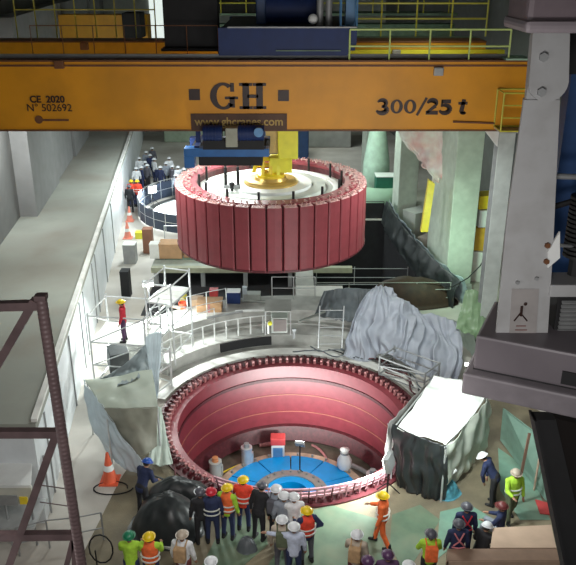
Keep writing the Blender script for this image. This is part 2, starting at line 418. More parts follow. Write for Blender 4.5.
p = pitp(268, 447)
o = base_mesh(B().tube(p+V((-.35, 0, .15)), p+V((.1, .1, .15)), .14, 12), 'pipe_stub', p, M_pink, 'pinkish pipe stub lying at the back of the pit bottom', 'pipe')
for (x0, y0, x1, y1, r, m, lab) in ((205, 483, 250, 462, .03, M_yel, 'thin yellow hose along the left edge of the blue cover'), (312, 446, 330, 470, .05, M_pink, 'pink pipe rising from the pit bottom behind the cover'), (345, 465, 385, 492, .09, M_grey, 'grey curved pipe along the right of the pit bottom')):
    a = pitp(x0, y0); b_ = pitp(x1, y1); mid = (a+b_)/2+V((.2, .25, .1))
    pts = [a.lerp(mid, t/6).lerp(mid.lerp(b_, t/6), t/6)+V((0, 0, r)) for t in range(7)]
    base_mesh(B().path(pts, r, 8), 'hose' if r < .04 else 'pipe', a, m, lab, 'hose' if r < .04 else 'pipe')
def floodlight(px, py, lab, z=None, Y=None, size=.35, face=(0, -1, -.2), power=0, stand=0., sheet=None):
    p = P(px, py, z=z, Y=Y); f = V(face).normalized(); q = f.to_track_quat('Z', 'Y')
    t = thing('floodlight', lab, 'lamp', p-V((0, 0, stand)))
    hb_ = B(); hb_.box((0, 0, 0), (size*1.15, size, size*.35), bev=.02); bmesh.ops.transform(hb_.bm, matrix=Matrix.Translation(p) @ q.to_matrix().to_4x4(), verts=hb_.bm.verts)
    obj('housing', hb_, M_grey, t)
    l = B(); l.box((0, 0, size*.19), (size, size*.85, size*.06)); bmesh.ops.transform(l.bm, matrix=Matrix.Translation(p) @ q.to_matrix().to_4x4(), verts=l.bm.verts)
    obj('lens', l, M_lamp, t)
    if stand:
        b0 = p-V((0, 0, stand)); obj('pole', B().tube(b0, p, .025, 8), M_black, t)
        for k in range(3):
            a = 2*PI*k/3+.3; obj('leg', B().tube(b0+V((0, 0, .5)), b0+V((.4*math.cos(a), .4*math.sin(a), .02)), .018, 6), M_black, t)
    if power:
        ld = bpy.data.lights.new('lamp_light', 'AREA'); ld.energy = power; ld.size = size; ld.color = (.93, 1, .97)
        lo_ = bpy.data.objects.new('lamp_light', ld); C.objects.link(lo_); lo_.location = p+f*(size*.25+.05); lo_.rotation_euler = (-f).to_track_quat('Z', 'Y').to_euler()
    return t
floodlight(300, 444, 'glaring floodlight on a pole behind the blue turbine cover', z=-1.7, size=.3, face=(.1, .4, .3), power=200, stand=1.6)
floodlight(389, 462, 'glaring white floodlight on a stand at the right rim of the pit', z=1.2, size=.45, face=(-.8, .35, -.2), power=260, stand=1.2)

# ------------------------------------------------------------------ rotor hung from the crane
RC = V((-.63, 27.5, 4.5)); RR = 3.5; RH = 2.35; RT = RC.z+RH
rt = thing('generator_rotor', 'huge red drum-shaped generator rotor hanging from the yellow crane hook', 'rotor', RC)
obj('rim', B().ring(RC, 2.75, RR-.32, .05, RH-.05, 96), M_redd, rt)
obj('bottom_ring', B().ring(RC, 2.7, RR-.02, -.02, .06, 96), M_redd, rt)
pb = B(); wd = 2*PI*RR/40-.06
pb.prism([V((-.30, -wd/2+.03, 0)), V((-.02, -wd/2, 0)), V((.0, -wd/2+.03, 0)), V((.008, 0, 0)), V((.0, wd/2-.03, 0)), V((-.02, wd/2, 0)), V((-.30, wd/2-.03, 0))], (0, 0, RH-.1))
pe = B(); [pe.box((-.05-.07*(q % 3), -.2+.05*q, .02+.012*(q % 4)), (.05, .022, .05)) for q in range(9)]; pe.box((-.14, 0, -.01), (.28, .42, .02))
fp_ = fe_ = fl_ = None
pl = B(); pl.box((.005, 0, 0), (.04, wd*.9, .05))
for i in range(40):
    a = 2*PI*(i+.35)/40
    if fp_ is None:
        fp_ = obj('pole', pb, M_pole, None, False); fe_ = obj('coil_end', pe, mat('coil_end_pale', (.60, .36, .34), .5, var=.35, scale=14), None); fl_ = obj('end_plate', pl, M_redd, None)
        o, e, l_ = fp_, fe_, fl_
    else:
        o, e, l_ = fp_.copy(), fe_.copy(), fl_.copy(); C.objects.link(o); C.objects.link(e); C.objects.link(l_)
    o.parent = rt; e.parent = o; l_.parent = o
    o.location = (RR*math.cos(a), RR*math.sin(a), .02); o.rotation_euler = (0, 0, a); e.location = (0, 0, RH-.08); l_.location = (0, 0, .03)
obj('top_ring', B().ring(RC, 2.72, RR-.3, RH-.12, RH-.03, 96), M_red, rt)
sb_ = B(); sb_.box((0, 0, .03), (.07, .03, .08)); sb_.box((.07, .0, .05), (.10, .025, .025)); fs = None; M_clamp = mat('clamp_pale', (.62, .42, .38), .5, var=.3)
for i in range(80):
    a = 2*PI*i/80
    if fs is None: fs = obj('rim_clamp', sb_, M_clamp, None); o = fs
    else: o = fs.copy(); C.objects.link(o)
    o.parent = rt; o.location = ((2.98+.12*(i % 2))*math.cos(a), (2.98+.12*(i % 2))*math.sin(a), RH-.03); o.rotation_euler = (0, 0, a+.3*(i % 3-1))
DZ = RH-.34
obj('spider_disc', B().ring(RC, .8, 2.75, DZ-.25, DZ, 96), M_disc, rt)
obj('outer_step', B().ring(RC, 2.3, 2.5, DZ, DZ+.07, 96), M_white, rt)
obj('middle_step', B().ring(RC, 1.55, 2.0, DZ, DZ+.12, 96), M_disc, rt)
obj('groove', B().ring(RC, 2.05, 2.1, DZ, DZ+.015, 96), M_discd, rt)
obj('inner_step', B().ring(RC, .9, 1.5, DZ, DZ+.2, 96), M_white, rt)
obj('hub_flange', B().lathe([(.001, DZ), (1.0, DZ), (1.0, DZ+.26), (.92, DZ+.32), (.6, DZ+.32), (.55, DZ+.42), (.001, DZ+.42)], RC, 64), M_gold, rt, 'auto')
obj('hub_skirt', B().ring(RC, .6, 1.1, -.0, DZ, 48), M_redd, rt)
for i in range(14):
    a = 2*PI*(i+.2)/14; q = V((2.62*math.cos(a), 2.62*math.sin(a), 0)); obj('guide_stud', B().tube(RC+q+V((0, 0, DZ)), RC+q+V((0, 0, DZ+.55)), .045, 8), M_black, rt)

# hook block
HY = 27.5; hz0 = RC.z+DZ+.42
hx = -.63
hk = thing('hook_block', 'yellow crane hook block with clevis bolted on the rotor hub', 'hook', (hx, HY, hz0))
obj('base_plate', B().lathe([(.001, 0), (.5, 0), (.5, .1), (.3, .16), (.3, .2), (.001, .2)], (hx, HY, hz0), 24), M_yel, hk, 'auto')
for s_, m_ in ((-.28, M_yel), (.0, M_yel), (.28, M_yelb)):
    obj('clevis_plate', B().prism([V((hx+s_-.06, HY-.34, hz0+.1)), V((hx+s_-.06, HY+.34, hz0+.1)), V((hx+s_-.06, HY+.28, hz0+.62)), V((hx+s_-.06, HY-.28, hz0+.62))], (.12, 0, 0)), m_, hk)
obj('pin', B().tube((hx-.5, HY, hz0+.42), (hx+.5, HY, hz0+.42), .09, 14), M_yel, hk)
obj('shank', B().lathe([(.001, .6), (.22, .6), (.13, .8), (.11, 1.15), (.16, 1.25), (.001, 1.3)], (hx-.18, HY, hz0), 16), M_yel, hk, 'auto')
obj('sling_bow', B().path([V((hx-.62, HY-.2, hz0+.2)), V((hx-.5, HY-.2, hz0+.55)), V((hx-.28, HY-.15, hz0+.9)), V((hx-.18, HY-.15, hz0+1.3))], .07, 8), M_yel, hk)
a = P(270, 171, Y=HY); b_ = P(292, 156, Y=HY)
obj('lower_cheek', B().bb(a.x, b_.x, HY-.3, HY+.3, a.z, b_.z, .04), M_yelb, hk)
a = P(278, 157, Y=HY); b_ = P(298, 131, Y=HY)
obj('sheave_housing', B().bb(a.x, b_.x, HY-.4, HY+.4, a.z, b_.z+.5, .05), M_yelb, hk)
a = P(266, 152, Y=HY+.2); b_ = P(278, 131, Y=HY)
obj('counter_plate', B().bb(a.x, b_.x, HY-.1, HY+.35, a.z, b_.z+.4, .03), mat('pale_buff', (.55, .42, .16), .5), hk)
obj('side_arm', B().tube((hx-.15, HY, hz0+1.2), P(275, 150, Y=HY), .06), M_yel, hk)

# ------------------------------------------------------------------ bridge crane
GY = 25.0
gt = P(288, 60, Y=GY).z; gb = P(288, 131, Y=GY).z
gxr = P(526, 95, Y=GY).x; gxl = -13.2
cr = thing('bridge_crane', 'orange double girder overhead bridge crane lettered GH and 300/25 t', 'crane', (0, GY, gb))
obj('front_girder', B().bb(gxl, gxr, GY, GY+1.2, gb+.05, gt-.05), M_gird, cr)
obj('bottom_flange', B().bb(gxl, gxr, GY-.05, GY+1.25, gb, gb+.05), M_brown, cr)
obj('top_flange', B().bb(gxl, gxr, GY-.08, GY+1.28, gt-.05, gt), M_brown, cr)
obj('web_stiffener', B().bb(gxl, gxr, GY-.03, GY, gt-.2, gt-.14), M_brown, cr)
obj('crane_rail', B().bb(gxl, gxr-.6, GY+.5, GY+.62, gt, gt+.12), M_grey, cr)
RY = 30.0
rtz = P(288, 41, Y=RY).z; rbz = rtz-2.2
obj('rear_girder', B().bb(gxl, gxr-.2, RY, RY+1.2, rbz, rtz-.05), M_gird2, cr)
obj('rear_top_flange', B().bb(gxl, gxr-.2, RY-.06, RY+1.26, rtz-.05, rtz), M_brown, cr)
a = P(345, 57, Y=RY-.3); b_ = P(505, 50, Y=RY-.3)
obj('cable_duct', B().bb(a.x, b_.x, RY-.3, RY-.0, a.z, b_.z), M_yelb, cr)
obj('walkway_deck', B().bb(P(345, 45, Y=RY).x, gxr-.2, RY+1.2, RY+2.0, rtz-.1, rtz), M_deckg, cr)
obj('end_carriage', B().bb(gxr-.7, gxr+.15, GY+1.3, RY-.02, gb+.2, gt-.3), M_gird, cr)
obj('end_stop_plate', B().bb(P(505, 62, Y=GY).x, gxr+.02, GY-.1, GY+.9, gt+.001, gt+.05), M_greenp, cr)
# lettering
def gx(px, py=95): return P(px, py, Y=GY).x
def gz(py): return P(288, py, Y=GY).z
yf = GY-.025
def flat(poly, m, name, parent=cr, d=.03):
    return obj(name, B().prism([V((x, yf, z)) for x, z in poly], (0, d, 0)), m, parent)
def rect(x0, x1, z0, z1): return [(x0, z0), (x1, z0), (x1, z1), (x0, z1)]
flat(rect(gx(189), gx(200), gz(100), gz(89)), M_letter, 'square_mark'); flat(rect(gx(278), gx(289), gz(101), gz(90)), M_letter, 'square_mark')
# H with slab serifs
x0, x1, z0, z1 = gx(239), gx(266.5), gz(109), gz(83); w_ = x1-x0; h_ = z1-z0
hb_ = B()
def addp(b, poly): b.prism([V((x, yf, z)) for x, z in poly], (0, .03, 0))
for s_ in (.13, .63):
    addp(hb_, rect(x0+w_*s_, x0+w_*(s_+.24), z0, z1))
    for zz in (z0, z1-h_*.11): addp(hb_, rect(x0+w_*(s_-.12), x0+w_*(s_+.36), zz, zz+h_*.11))
addp(hb_, rect(x0+w_*.3, x0+w_*.7, z0+h_*.43, z0+h_*.56))
obj('letter_h', hb_, M_letter, cr)
x0, x1 = gx(209.5), gx(237); w_ = x1-x0
hb_ = B(); cxg = x0+w_*.5; czg = z0+h_/2; n = 30
def gring(b, a0, a1, cx, cz, ro, rzo, ri, rzi, n=30):
    pts = [(cx+ro*math.cos(math.radians(a0+(a1-a0)*i/n)), cz+rzo*math.sin(math.radians(a0+(a1-a0)*i/n))) for i in range(n+1)]
    pin = [(cx+ri*math.cos(math.radians(a0+(a1-a0)*i/n)), cz+rzi*math.sin(math.radians(a0+(a1-a0)*i/n))) for i in range(n+1)]
    for i in range(n): b.prism([V((*(pts[i][0],), yf, pts[i][1])), V((pts[i+1][0], yf, pts[i+1][1])), V((pin[i+1][0], yf, pin[i+1][1])), V((pin[i][0], yf, pin[i][1]))], (0, .03, 0))
gring(hb_, 48, 322, cxg, czg, w_*.48, h_*.52, w_*.24, h_*.41)
addp(hb_, rect(cxg+w_*.22, cxg+w_*.42, z0+h_*.06, z0+h_*.46)); addp(hb_, rect(cxg+w_*.06, cxg+w_*.54, z0+h_*.38, z0+h_*.48)); addp(hb_, rect(cxg+w_*.26, cxg+w_*.4, z1-h_*.33, z1))
obj('letter_g', hb_, M_letter, cr)
# 300/25 t
zt0, zt1 = gz(113.5), gz(99.5); th = zt1-zt0; cw = gx(391.5)-gx(377)
def stroke(b, pts):
    for (ax, az, aw), (bx, bz, bw) in zip(pts[:-1], pts[1:]):
        d = V((bx-ax, bz-az)); n_ = V((-d.y, d.x)); n_ = n_.normalized() if n_.length else V((0, 1)); e = d.normalized()*.006
        addp(b, [(ax+n_.x*aw/2-e.x, az+n_.y*aw/2-e.y), (ax-n_.x*aw/2-e.x, az-n_.y*aw/2-e.y), (bx-n_.x*bw/2+e.x, bz-n_.y*bw/2+e.y), (bx+n_.x*bw/2+e.x, bz+n_.y*bw/2+e.y)])
def arc(cx, cz, rx, rz, a0, a1, w0, w1, n=14):
    return [(cx+rx*math.cos(math.radians(a0+(a1-a0)*i/n)), cz+rz*math.sin(math.radians(a0+(a1-a0)*i/n)), w0+(w1-w0)*math.sin(PI*i/n)) for i in range(n+1)]
def glyph(ch, px):
    b = B(); X = gx(px); W = cw*.86; T = th
    if ch == '0': gring(b, 0, 360, X+W/2, zt0+T/2, W*.5, T*.5, W*.22, T*.38)
    elif ch == '3':
        stroke(b, arc(X+W*.42, zt0+T*.74, W*.34, T*.22, 160, -80, .05, .14)); stroke(b, arc(X+W*.42, zt0+T*.27, W*.42, T*.23, 90, -165, .06, .17))
    elif ch == '2':
        stroke(b, arc(X+W*.45, zt0+T*.7, W*.36, T*.25, 170, -30, .06, .15)); stroke(b, [(X+W*.74, zt0+T*.55, .12), (X+W*.08, zt0+T*.08, .07)]); stroke(b, [(X, zt0+T*.06, .12), (X+W*.95, zt0+T*.06, .12)])
    elif ch == '5':
        stroke(b, arc(X+W*.44, zt0+T*.32, W*.42, T*.28, 120, -160, .07, .16)); stroke(b, [(X+W*.2, zt0+T*.5, .06), (X+W*.22, zt1-.02, .06)]); stroke(b, [(X+W*.18, zt1-.06, .12), (X+W*.9, zt1-.06, .12)])
    elif ch == '/': stroke(b, [(X+W*.05, zt0-T*.12, .08), (X+W*.75, zt1+T*.12, .08)])
    elif ch == 't':
        stroke(b, [(X+W*.52, zt1, .12), (X+W*.36, zt0+T*.12, .14)]); stroke(b, [(X+W*.1, zt0+T*.74, .09), (X+W*.8, zt0+T*.74, .09)]); stroke(b, arc(X+W*.52, zt0+T*.17, W*.2, T*.14, 200, 330, .08, .1))
    obj({'0': 'digit_zero', '3': 'digit_three', '2': 'digit_two', '5': 'digit_five', '/': 'slash', 't': 'letter_t'}[ch], b, M_letter, cr)
for ch, px in (('3', 377), ('0', 391), ('0', 404.5), ('/', 417.5), ('2', 427), ('5', 440), ('t', 458)): glyph(ch, px)
text_mesh('conformity_mark', 'CE', .30, (gx(35), yf, gz(99.5)), M_letter, cr, .008, .008)
text_mesh('year_text', '2020', .30, (gx(55), yf, gz(99.5)), M_letter, cr, .008, .008)
text_mesh('serial_text', 'N° 502692', .33, (gx(48), yf, gz(108)), M_letter, cr, 0, .008)
obj('rating_line', B().bb(gx(37), gx(66), yf, GY, gz(121), gz(119)), M_brown, cr)
obj('round_badge', B().tube((gx(36), yf-.01, gz(119.5)), (gx(36), GY, gz(119.5)), .13, 16), M_brown, cr)
sg = obj('web_sign', B().bb(gx(190), gx(287), GY-.06, GY-.001, gz(130), gz(113.5)), M_sign, cr)
text_mesh('web_text', 'www.ghcranes.com', .37, (gx(238.5), GY-.065, gz(121.5)), M_signy, sg, .006, .006, sx=.98)
for px, py in ((60, 64), (85, 46), (438, 71), (396, 53)):
    a = P(px, py, Y=GY); Yb = GY if py > 60 else RY-.31
    a = P(px, py, Y=Yb); obj('lamp_bracket', B().box(a-V((0, .09, 0)), (.3, .18, .26), bev=.03), M_grey if px > 300 else M_brown, cr)
# right hand access cage on the girder face
def cage(x0, x1, z0, z1, y0, y1, r, m, parent, name='cage_rail'):
    c8 = [V((x, y, z)) for x in (x0, x1) for y in (y0, y1) for z in (z0, z1)]
    for i in range(8):
        for j in range(i+1, 8):
            d = c8[i]-c8[j]
            if sum(abs(k_) > 1e-6 for k_ in d) == 1: obj(name, B().tube(c8[i], c8[j], r, 6), m, parent)
cage(gx(497), gx(525), gz(126), gz(89), GY-.85, GY-.03, .028, M_rail, cr)
for py in (101, 113): obj('cage_rail', B().tube((gx(497), GY-.85, gz(py)), (gx(525), GY-.85, gz(py)), .022, 6), M_rail, cr)
obj('cage_floor', B().bb(gx(497), gx(525), GY-.85, GY-.03, gz(127)-.03, gz(127)), M_grey, cr)
obj('cable_conduit', B().tube((gx(455), GY-.04, gz(121.5)), (gx(497), GY-.04, gz(123)), .035, 6), M_brown, cr)
# railing on the front girder
def railing(x0, x1, y, zb, zt, n, m, parent, r=.025, mids=(.5,)):
    for i in range(n): 
        x = x0+(x1-x0)*i/(n-1); obj('railing_post', B().tube((x, y, zb), (x, y, zt), r, 6), m, parent)
    for f_ in (1.,)+tuple(mids): obj('handrail', B().tube((x0, y, zb+(zt-zb)*f_), (x1, y, zb+(zt-zb)*f_), r, 6), m, parent)
railing(P(350, 30, Y=GY+.1).x, P(511, 30, Y=GY+.1).x, GY+.05, gt, P(288, 29.5, Y=GY+.05).z, 5, M_railg, cr, .03, (.45,))
railing(P(5, 15, Y=RY).x, P(150, 15, Y=RY).x, RY+1.1, rtz, rtz+1.9, 8, M_rail, cr, .025, (.55,))
railing(P(350, 15, Y=RY).x, P(500, 15, Y=RY).x, RY+1.9, rtz, rtz+1.9, 5, M_rail, cr, .035, (.35, .65))
railing(P(20, 40, Y=GY).x, P(215, 40, Y=GY).x, GY+1.1, gt, gt+.95, 7, M_brown, cr, .016, ())
# trolley
TL, TR = P(218, 40, Y=GY).x, P(357, 40, Y=GY).x
tz0 = P(288, 57, Y=GY+.1).z; tz1 = P(288, 28, Y=GY+.1).z
gt_ = gt+.12
tr = thing('crane_trolley', 'dark blue hoist trolley riding on top of the orange crane girders', 'trolley', ((TL+TR)/2, GY+2.6, gt_))
obj('front_beam', B().prism([V((TL, GY+.1, gt_)), V((TR-.3, GY+.1, gt_)), V((TR, GY+.1, gt_+.35)), V((TR, GY+.1, tz1)), V((TL, GY+.1, tz1))], (0, .5, 0)), M_blue, tr)
obj('rear_beam', B().bb(TL, TR, RY+.2, RY+.7, rtz+.02, tz1), M_blue, tr)
obj('side_beam', B().bb(TL, TL+.4, GY+.6, RY+.2, gt_+.1, tz1-.1), M_blue, tr); obj('side_beam', B().bb(TR-.4, TR, GY+.6, RY+.2, gt_+.1, tz1-.1), M_blue, tr)
obj('top_edge', B().bb(TL+.3, TR, GY+.06, GY+.16, tz1, tz1+.04), M_grey, tr)
obj('lower_edge', B().bb(TL+1.8, TR-.5, GY+.04, GY+.12, gt_+.14, gt_+.17), M_deckg, tr)
obj('drum', B().tube((P(266, 10, Y=27).x, 27.4, tz1+.45), (P(322, 10, Y=27).x, 27.4, tz1+.45), .65, 28), M_blue, tr, 'auto')
obj('gear_case', B().bb(P(256, 10, Y=27).x, P(266, 10, Y=27).x, 26.8, 28.2, tz1-.1, tz1+1.4, .05), M_machine, tr)
obj('deck_plate', B().bb(TL+.1, TR-.1, GY+.5, RY+.4, tz1-.05, tz1), M_black, tr)
for px in (320, 329): obj('buffer_post', B().tube((P(px, 10, Y=26).x, 26, tz1), (P(px, 10, Y=26).x, 26, tz1+1.6), .11, 12), M_grey, tr, 'auto')
obj('lamp_head', B().sph(P(313, 19, Y=25.6), .16), M_white, tr, True)
obj('motor_rack', B().bb(P(346, 10, Y=26).x, P(356, 10, Y=26).x, 26, 26.6, tz1, tz1+.9), M_bluel, tr)
obj('control_panel', B().bb(P(165, 20, Y=27).x, P(219, 20, Y=27).x, 26.6, 27.2, gt_+.1, gt_+2.2, .03), M_black, tr)
obj('panel_shelf', B().bb(P(163, 20, Y=27).x, P(222, 20, Y=27).x, 26.2, 27.3, gt_+.02, gt_+.1), M_black, tr)
cage(TR-.5, TR+.0, tz1, tz1+1., GY+.2, GY+.8, .022, M_bluel, tr)
for dx in (.0, .1, .2, .3):
    obj('wire_rope', B().tube((hx+.05+dx, HY, P(288, 131, Y=HY).z+.3), (hx+.05+dx, HY, tz1), .016, 6), M_black, tr)
# auxiliary hoist slung below the front girder
ah = thing('auxiliary_hoist', 'blue auxiliary hoist with motors slung under the crane girder behind GH sign', 'hoist', (-2.2, GY, gb-.4))
AY = GY-.55
def ap(px, py): return P(px, py, Y=AY)
a = ap(184, 157); b_ = ap(269, 149)
obj('main_beam', B().bb(a.x, b_.x, AY, AY+.5, a.z, b_.z, .02), mat('hoist_blue', (.02, .12, .34), .4), ah)
obj('beam_leg', B().bb(ap(184, 157).x, ap(194, 157).x, AY, AY+.5, ap(190, 168).z, a.z), mat('hoist_blue', (.02, .12, .34)), ah)
obj('rear_beam', B().bb(a.x, b_.x, AY+1.6, AY+2.0, a.z, b_.z), M_blue, ah)
obj('cross_plate', B().bb(a.x+.2, b_.x, AY+.5, AY+1.6, a.z+.05, b_.z-.02), M_black, ah)
obj('lower_housing', B().bb(ap(197, 157).x, ap(262, 157).x, AY+.4, AY+1.5, ap(200, 169).z, a.z, .04), M_black, ah)
for x0, x1, m_ in ((203, 222, M_blue), (238, 264, M_blue)):
    zc_ = (ap(210, 134).z)
    obj('motor', B().tube((ap(x0, 134).x, AY+.1, zc_), (ap(x1, 134).x, AY+.1, zc_), .26, 20), M_blue, ah, 'auto')
    for q in range(5): obj('motor_fin', B().tube((ap(x0+2+q*3.4, 134).x, AY+.1, zc_), (ap(x0+2.8+q*3.4, 134).x, AY+.1, zc_), .29, 20), M_blue, ah)
obj('motor_foot', B().bb(ap(203, 140).x, ap(264, 140).x, AY-.1, AY+.35, b_.z, ap(210, 140).z), M_black, ah)
obj('terminal_box', B().bb(ap(226, 140).x, ap(238, 140).x, AY-.2, AY+.3, ap(230, 146).z, ap(230, 127).z, .03), mat('box_grey_buff', (.33, .33, .26)), ah)
obj('end_bell', B().tube((ap(262, 134).x-.1, AY-.1, ap(262, 131).z), (ap(262, 134).x-.1, AY-.25, ap(262, 131).z), .15, 16), M_bluel, ah)
for x in (a.x+.4, b_.x-.3): obj('hanger', B().bb(x-.08, x+.08, GY+.2, GY+.36, b_.z-.1, gb), M_blue, ah)
for x in (a.x+.4, b_.x-.3): obj('hanger_arm', B().bb(x-.08, x+.08, AY+.2, GY+1.4, b_.z-.1, b_.z+.05), M_blue, ah)
# auxiliary hook with forked shackle over the rotor
ax_ = P(232, 185, Y=26.6)
sh = thing('shackle_hook', 'dark forked shackle on two ropes hanging over the left of the rotor', 'hook', ax_)
for s_ in (-.22, .22):
    obj('rope', B().tube((ax_.x+s_*.6, 26.6, gb+1.2), (ax_.x+s_, 26.6, ax_.z+.6), .02, 6), M_black, sh)
    obj('fork_arm', B().tube((ax_.x+s_, 26.6, ax_.z+.65), (ax_.x+s_, 26.6, ax_.z-.1), .055, 8), M_black, sh)
obj('cross_pin', B().tube((ax_.x-.3, 26.6, ax_.z-.05), (ax_.x+.3, 26.6, ax_.z-.05), .08, 10), M_grey, sh)
obj('body', B().lathe([(.001, -.42), (.05, -.4), (.05, -.15), (.1, -.1), (.1, .06), (.05, .1), (.001, .1)], ax_, 14), M_black, sh, 'auto')
# second crane further down the hall
SY = 46.
s2 = thing('bridge_crane', 'second orange overhead crane bridge deeper in the hall, in the dark', 'crane', (0, SY, 9.0))
z0 = P(0, 36, Y=SY).z; z1 = P(0, 15, Y=SY).z
xq = P(147, 20, Y=SY).x; xr = P(172, 20, Y=SY).x
obj('girder', B().bb(-18, xq, SY, SY+1.2, z0-.9, z1), M_gird2, s2); obj('girder', B().bb(xr, 9.5, SY, SY+1.2, z0-.9, z1-.5), M_deckg, s2)
obj('bottom_flange', B().bb(-18, 9.5, SY-.1, SY+1.3, z0-1, z0-.9), M_brown, s2)
obj('top_deck', B().bb(xr, 9.5, SY-.5, SY+1.6, z1, z1+.12), M_deckg, s2)
railing(xr, 9, SY-.45, z1+.12, z1+1.2, 12, M_rail, s2, .04, (.5,))
obj('cabin', B().bb(xq-1.1, xq-.1, SY-1.6, SY-.1, z0, z1+.2, .05), M_black, s2)
obj('cabinet', B().bb(xr+.2, -1.6, SY-.4, SY+1.0, z1+.12, z1+2.0, .05), M_black, s2)
# bright glass strip in far wall
w = B(); a = P(152, 30, Y=72.9); w.bb(P(148.5, 0, Y=72.8).x, P(163, 0, Y=72.8).x, 72.85, 72.98, P(0, 42, Y=72.9).z, P(0, -30, Y=72.9).z)
obj('window_1', w, mat('daylight_pane', (.8, .85, .8), .3, emit=(.8, .9, .85), es=.9))['kind'] = 'structure'

# ------------------------------------------------------------------ near crane leg on the right
def N_(px, py, Y): return P(px, py, Y=Y)
nl = thing('crane_end_carriage', 'light grey crane leg and carriage close by at the right edge', 'crane', N_(530, 380, 11)-V((0, 0, 1)))
LY = 11.
obj('leg_plate', B().prism([N_(524, 100, LY), N_(560, 100, LY), N_(553, 250, LY), N_(547, 346, LY), N_(495, 346, LY), N_(507, 220, LY)], (0, .05, 0)), M_leg, nl)
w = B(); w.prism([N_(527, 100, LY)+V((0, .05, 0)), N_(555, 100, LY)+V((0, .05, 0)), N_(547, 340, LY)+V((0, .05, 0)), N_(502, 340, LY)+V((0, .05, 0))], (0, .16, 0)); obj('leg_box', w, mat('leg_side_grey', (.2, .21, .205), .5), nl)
w = B(); w.prism([N_(532, 35, LY+.02), N_(569, 35, LY+.02), N_(559, 104, LY+.02), N_(526, 104, LY+.02)], (0, .1, 0)); obj('upper_leg', w, M_leg, nl)
# lug plate with rounded end
c0 = N_(549, 82, 10.9); rr = .275
pts = [N_(533, 33, 10.9), N_(570, 33, 10.9)] + [V((c0.x+rr*math.cos(math.radians(a)), 10.9, c0.z+rr*math.sin(math.radians(a)))) for a in range(0, -181, -15)]
obj('lug_plate', B().prism(pts, (0, .1, 0)), M_leg, nl)
for px, py in ((543, 57), (541, 92)): obj('lug_bolt', B().tube(N_(px, py, 10.9)+V((0, -.05, 0)), N_(px, py, 10.9)+V((0, .02, 0)), .065, 6), M_grey, nl)
for px, py in ((547, 245), (546, 261), (517, 282), (536, 278)): obj('bolt', B().tube(N_(px, py, LY)+V((0, -.05, 0)), N_(px, py, LY)+V((0, .02, 0)), .045 if px > 540 else .03, 6), M_grey if px < 540 else M_brown, nl)
# top box
a = N_(525, 33, 10.6)
obj('top_box', B().bb(a.x, a.x+2.2, 10.6, 11.6, a.z, a.z+1.3, .08), mat('top_box_pinkish', (.19, .15, .165), .5), nl)
obj('top_box_lip', B().bb(a.x-.03, a.x+2.2, 10.5, 11.65, a.z-.0, a.z+.16, .06), mat('top_box_lip', (.30, .26, .28), .5), nl)
# carriage beam
c1 = V((2.98, 10.9, 8.73)); dr = V((1.92, -.89, 0)).normalized(); nn = V((-dr.y, dr.x, 0))
def carr(x0, x1, y0, y1, z0, z1, m, name, bev=.03):
    b = B(); c = c1+dr*(x0+x1)/2+nn*(y0+y1)/2; c.z = (z0+z1)/2
    b.box(c, (x1-x0, y1-y0, z1-z0), rz=math.atan2(dr.y, dr.x), bev=bev); return obj(name, b, m, nl)
carr(0, 3.6, 0, 1.5, 8.14, 8.73, M_legp, 'upper_beam', .04)
carr(-.12, 3.6, -.15, 1.4, 7.72, 8.1, mat('lower_beam_grey', (.20, .18, .195), .45), 'lower_beam', .04)
carr(-.0, 3.6, 0.05, 1.4, 8.08, 8.16, M_black, 'joint_gap', 0)
carr(1.35, 1.9, -.03, .02, 8.2, 8.42, M_black, 'beam_slot', 0)
# warning plate with small pictogram
a = N_(508, 342, LY); b_ = N_(535, 290, LY)
wp = obj('warning_plate', B().prism([N_(509, 339, LY-.012), N_(536, 339, LY-.012), N_(539, 289, LY-.012), N_(512, 289, LY-.012)], (0, .01, 0)), mat('plate_pale', (.33, .31, .30), .5), nl)
def npt(px, py, d=.02): return N_(px, py, LY-d)
obj('pictogram', B().sph(npt(525.5, 304), .03, (1, .2, 1)).tube(npt(522, 306), npt(521, 316), .022, 6).tube(npt(520.5, 313), npt(514, 321), .012, 5).tube(npt(520.5, 313), npt(527, 321), .012, 5), M_letter, wp)
for k_, wd_ in ((326, 10), (330, 12), (334, 11)): obj('caption_line', B().box(npt(521, k_), (wd_*.0155, .006, .018)), mat('caption_brown', (.2, .1, .09)), wp)
# machinery right of the leg
obj('louvre_frame', B().bb(N_(551, 347, 11.1).x, N_(600, 347, 11.1).x, 11.1, 11.6, N_(551, 349, 11.1).z, N_(551, 296, 11.1).z, .02), M_black, nl)
for k_ in range(11):
    z = N_(551, 343-k_*4.1, 11.1).z; obj('louvre', B().box(((N_(553, 347, 11.05).x+N_(600, 347, 11.05).x)/2, 11.08, z), (.66, .05, .03), rx=.5), M_grey, nl)
obj('louvre_ledge', B().bb(N_(549, 290, 11).x, N_(600, 290, 11).x, 10.95, 11.5, N_(551, 296, 11).z, N_(551, 284, 11).z, .02), M_leg, nl)
for k_ in range(14):
    z = N_(572, 258-k_*4.4, 11.3).z; obj('hose_coil', B().ring((N_(584, 230, 11.3).x, 11.4, 0), .14, .23, z, z+.045, 20), M_warn, nl)
obj('coil_core', B().tube((N_(584, 230, 11.3).x, 11.4, N_(572, 284, 11.3).z), (N_(584, 230, 11.3).x, 11.4, N_(572, 190, 11.3).z), .12), M_black, nl)
obj('bracket', B().prism([N_(548, 268, 10.97), N_(560, 258, 10.97), N_(560, 232, 10.97), N_(548, 252, 10.97)], (0, .05, 0)), M_white, nl)
obj('bracket_arm', B().tube(N_(556, 245, 11.0), N_(572, 246, 11.3), .03, 8), M_galv, nl)
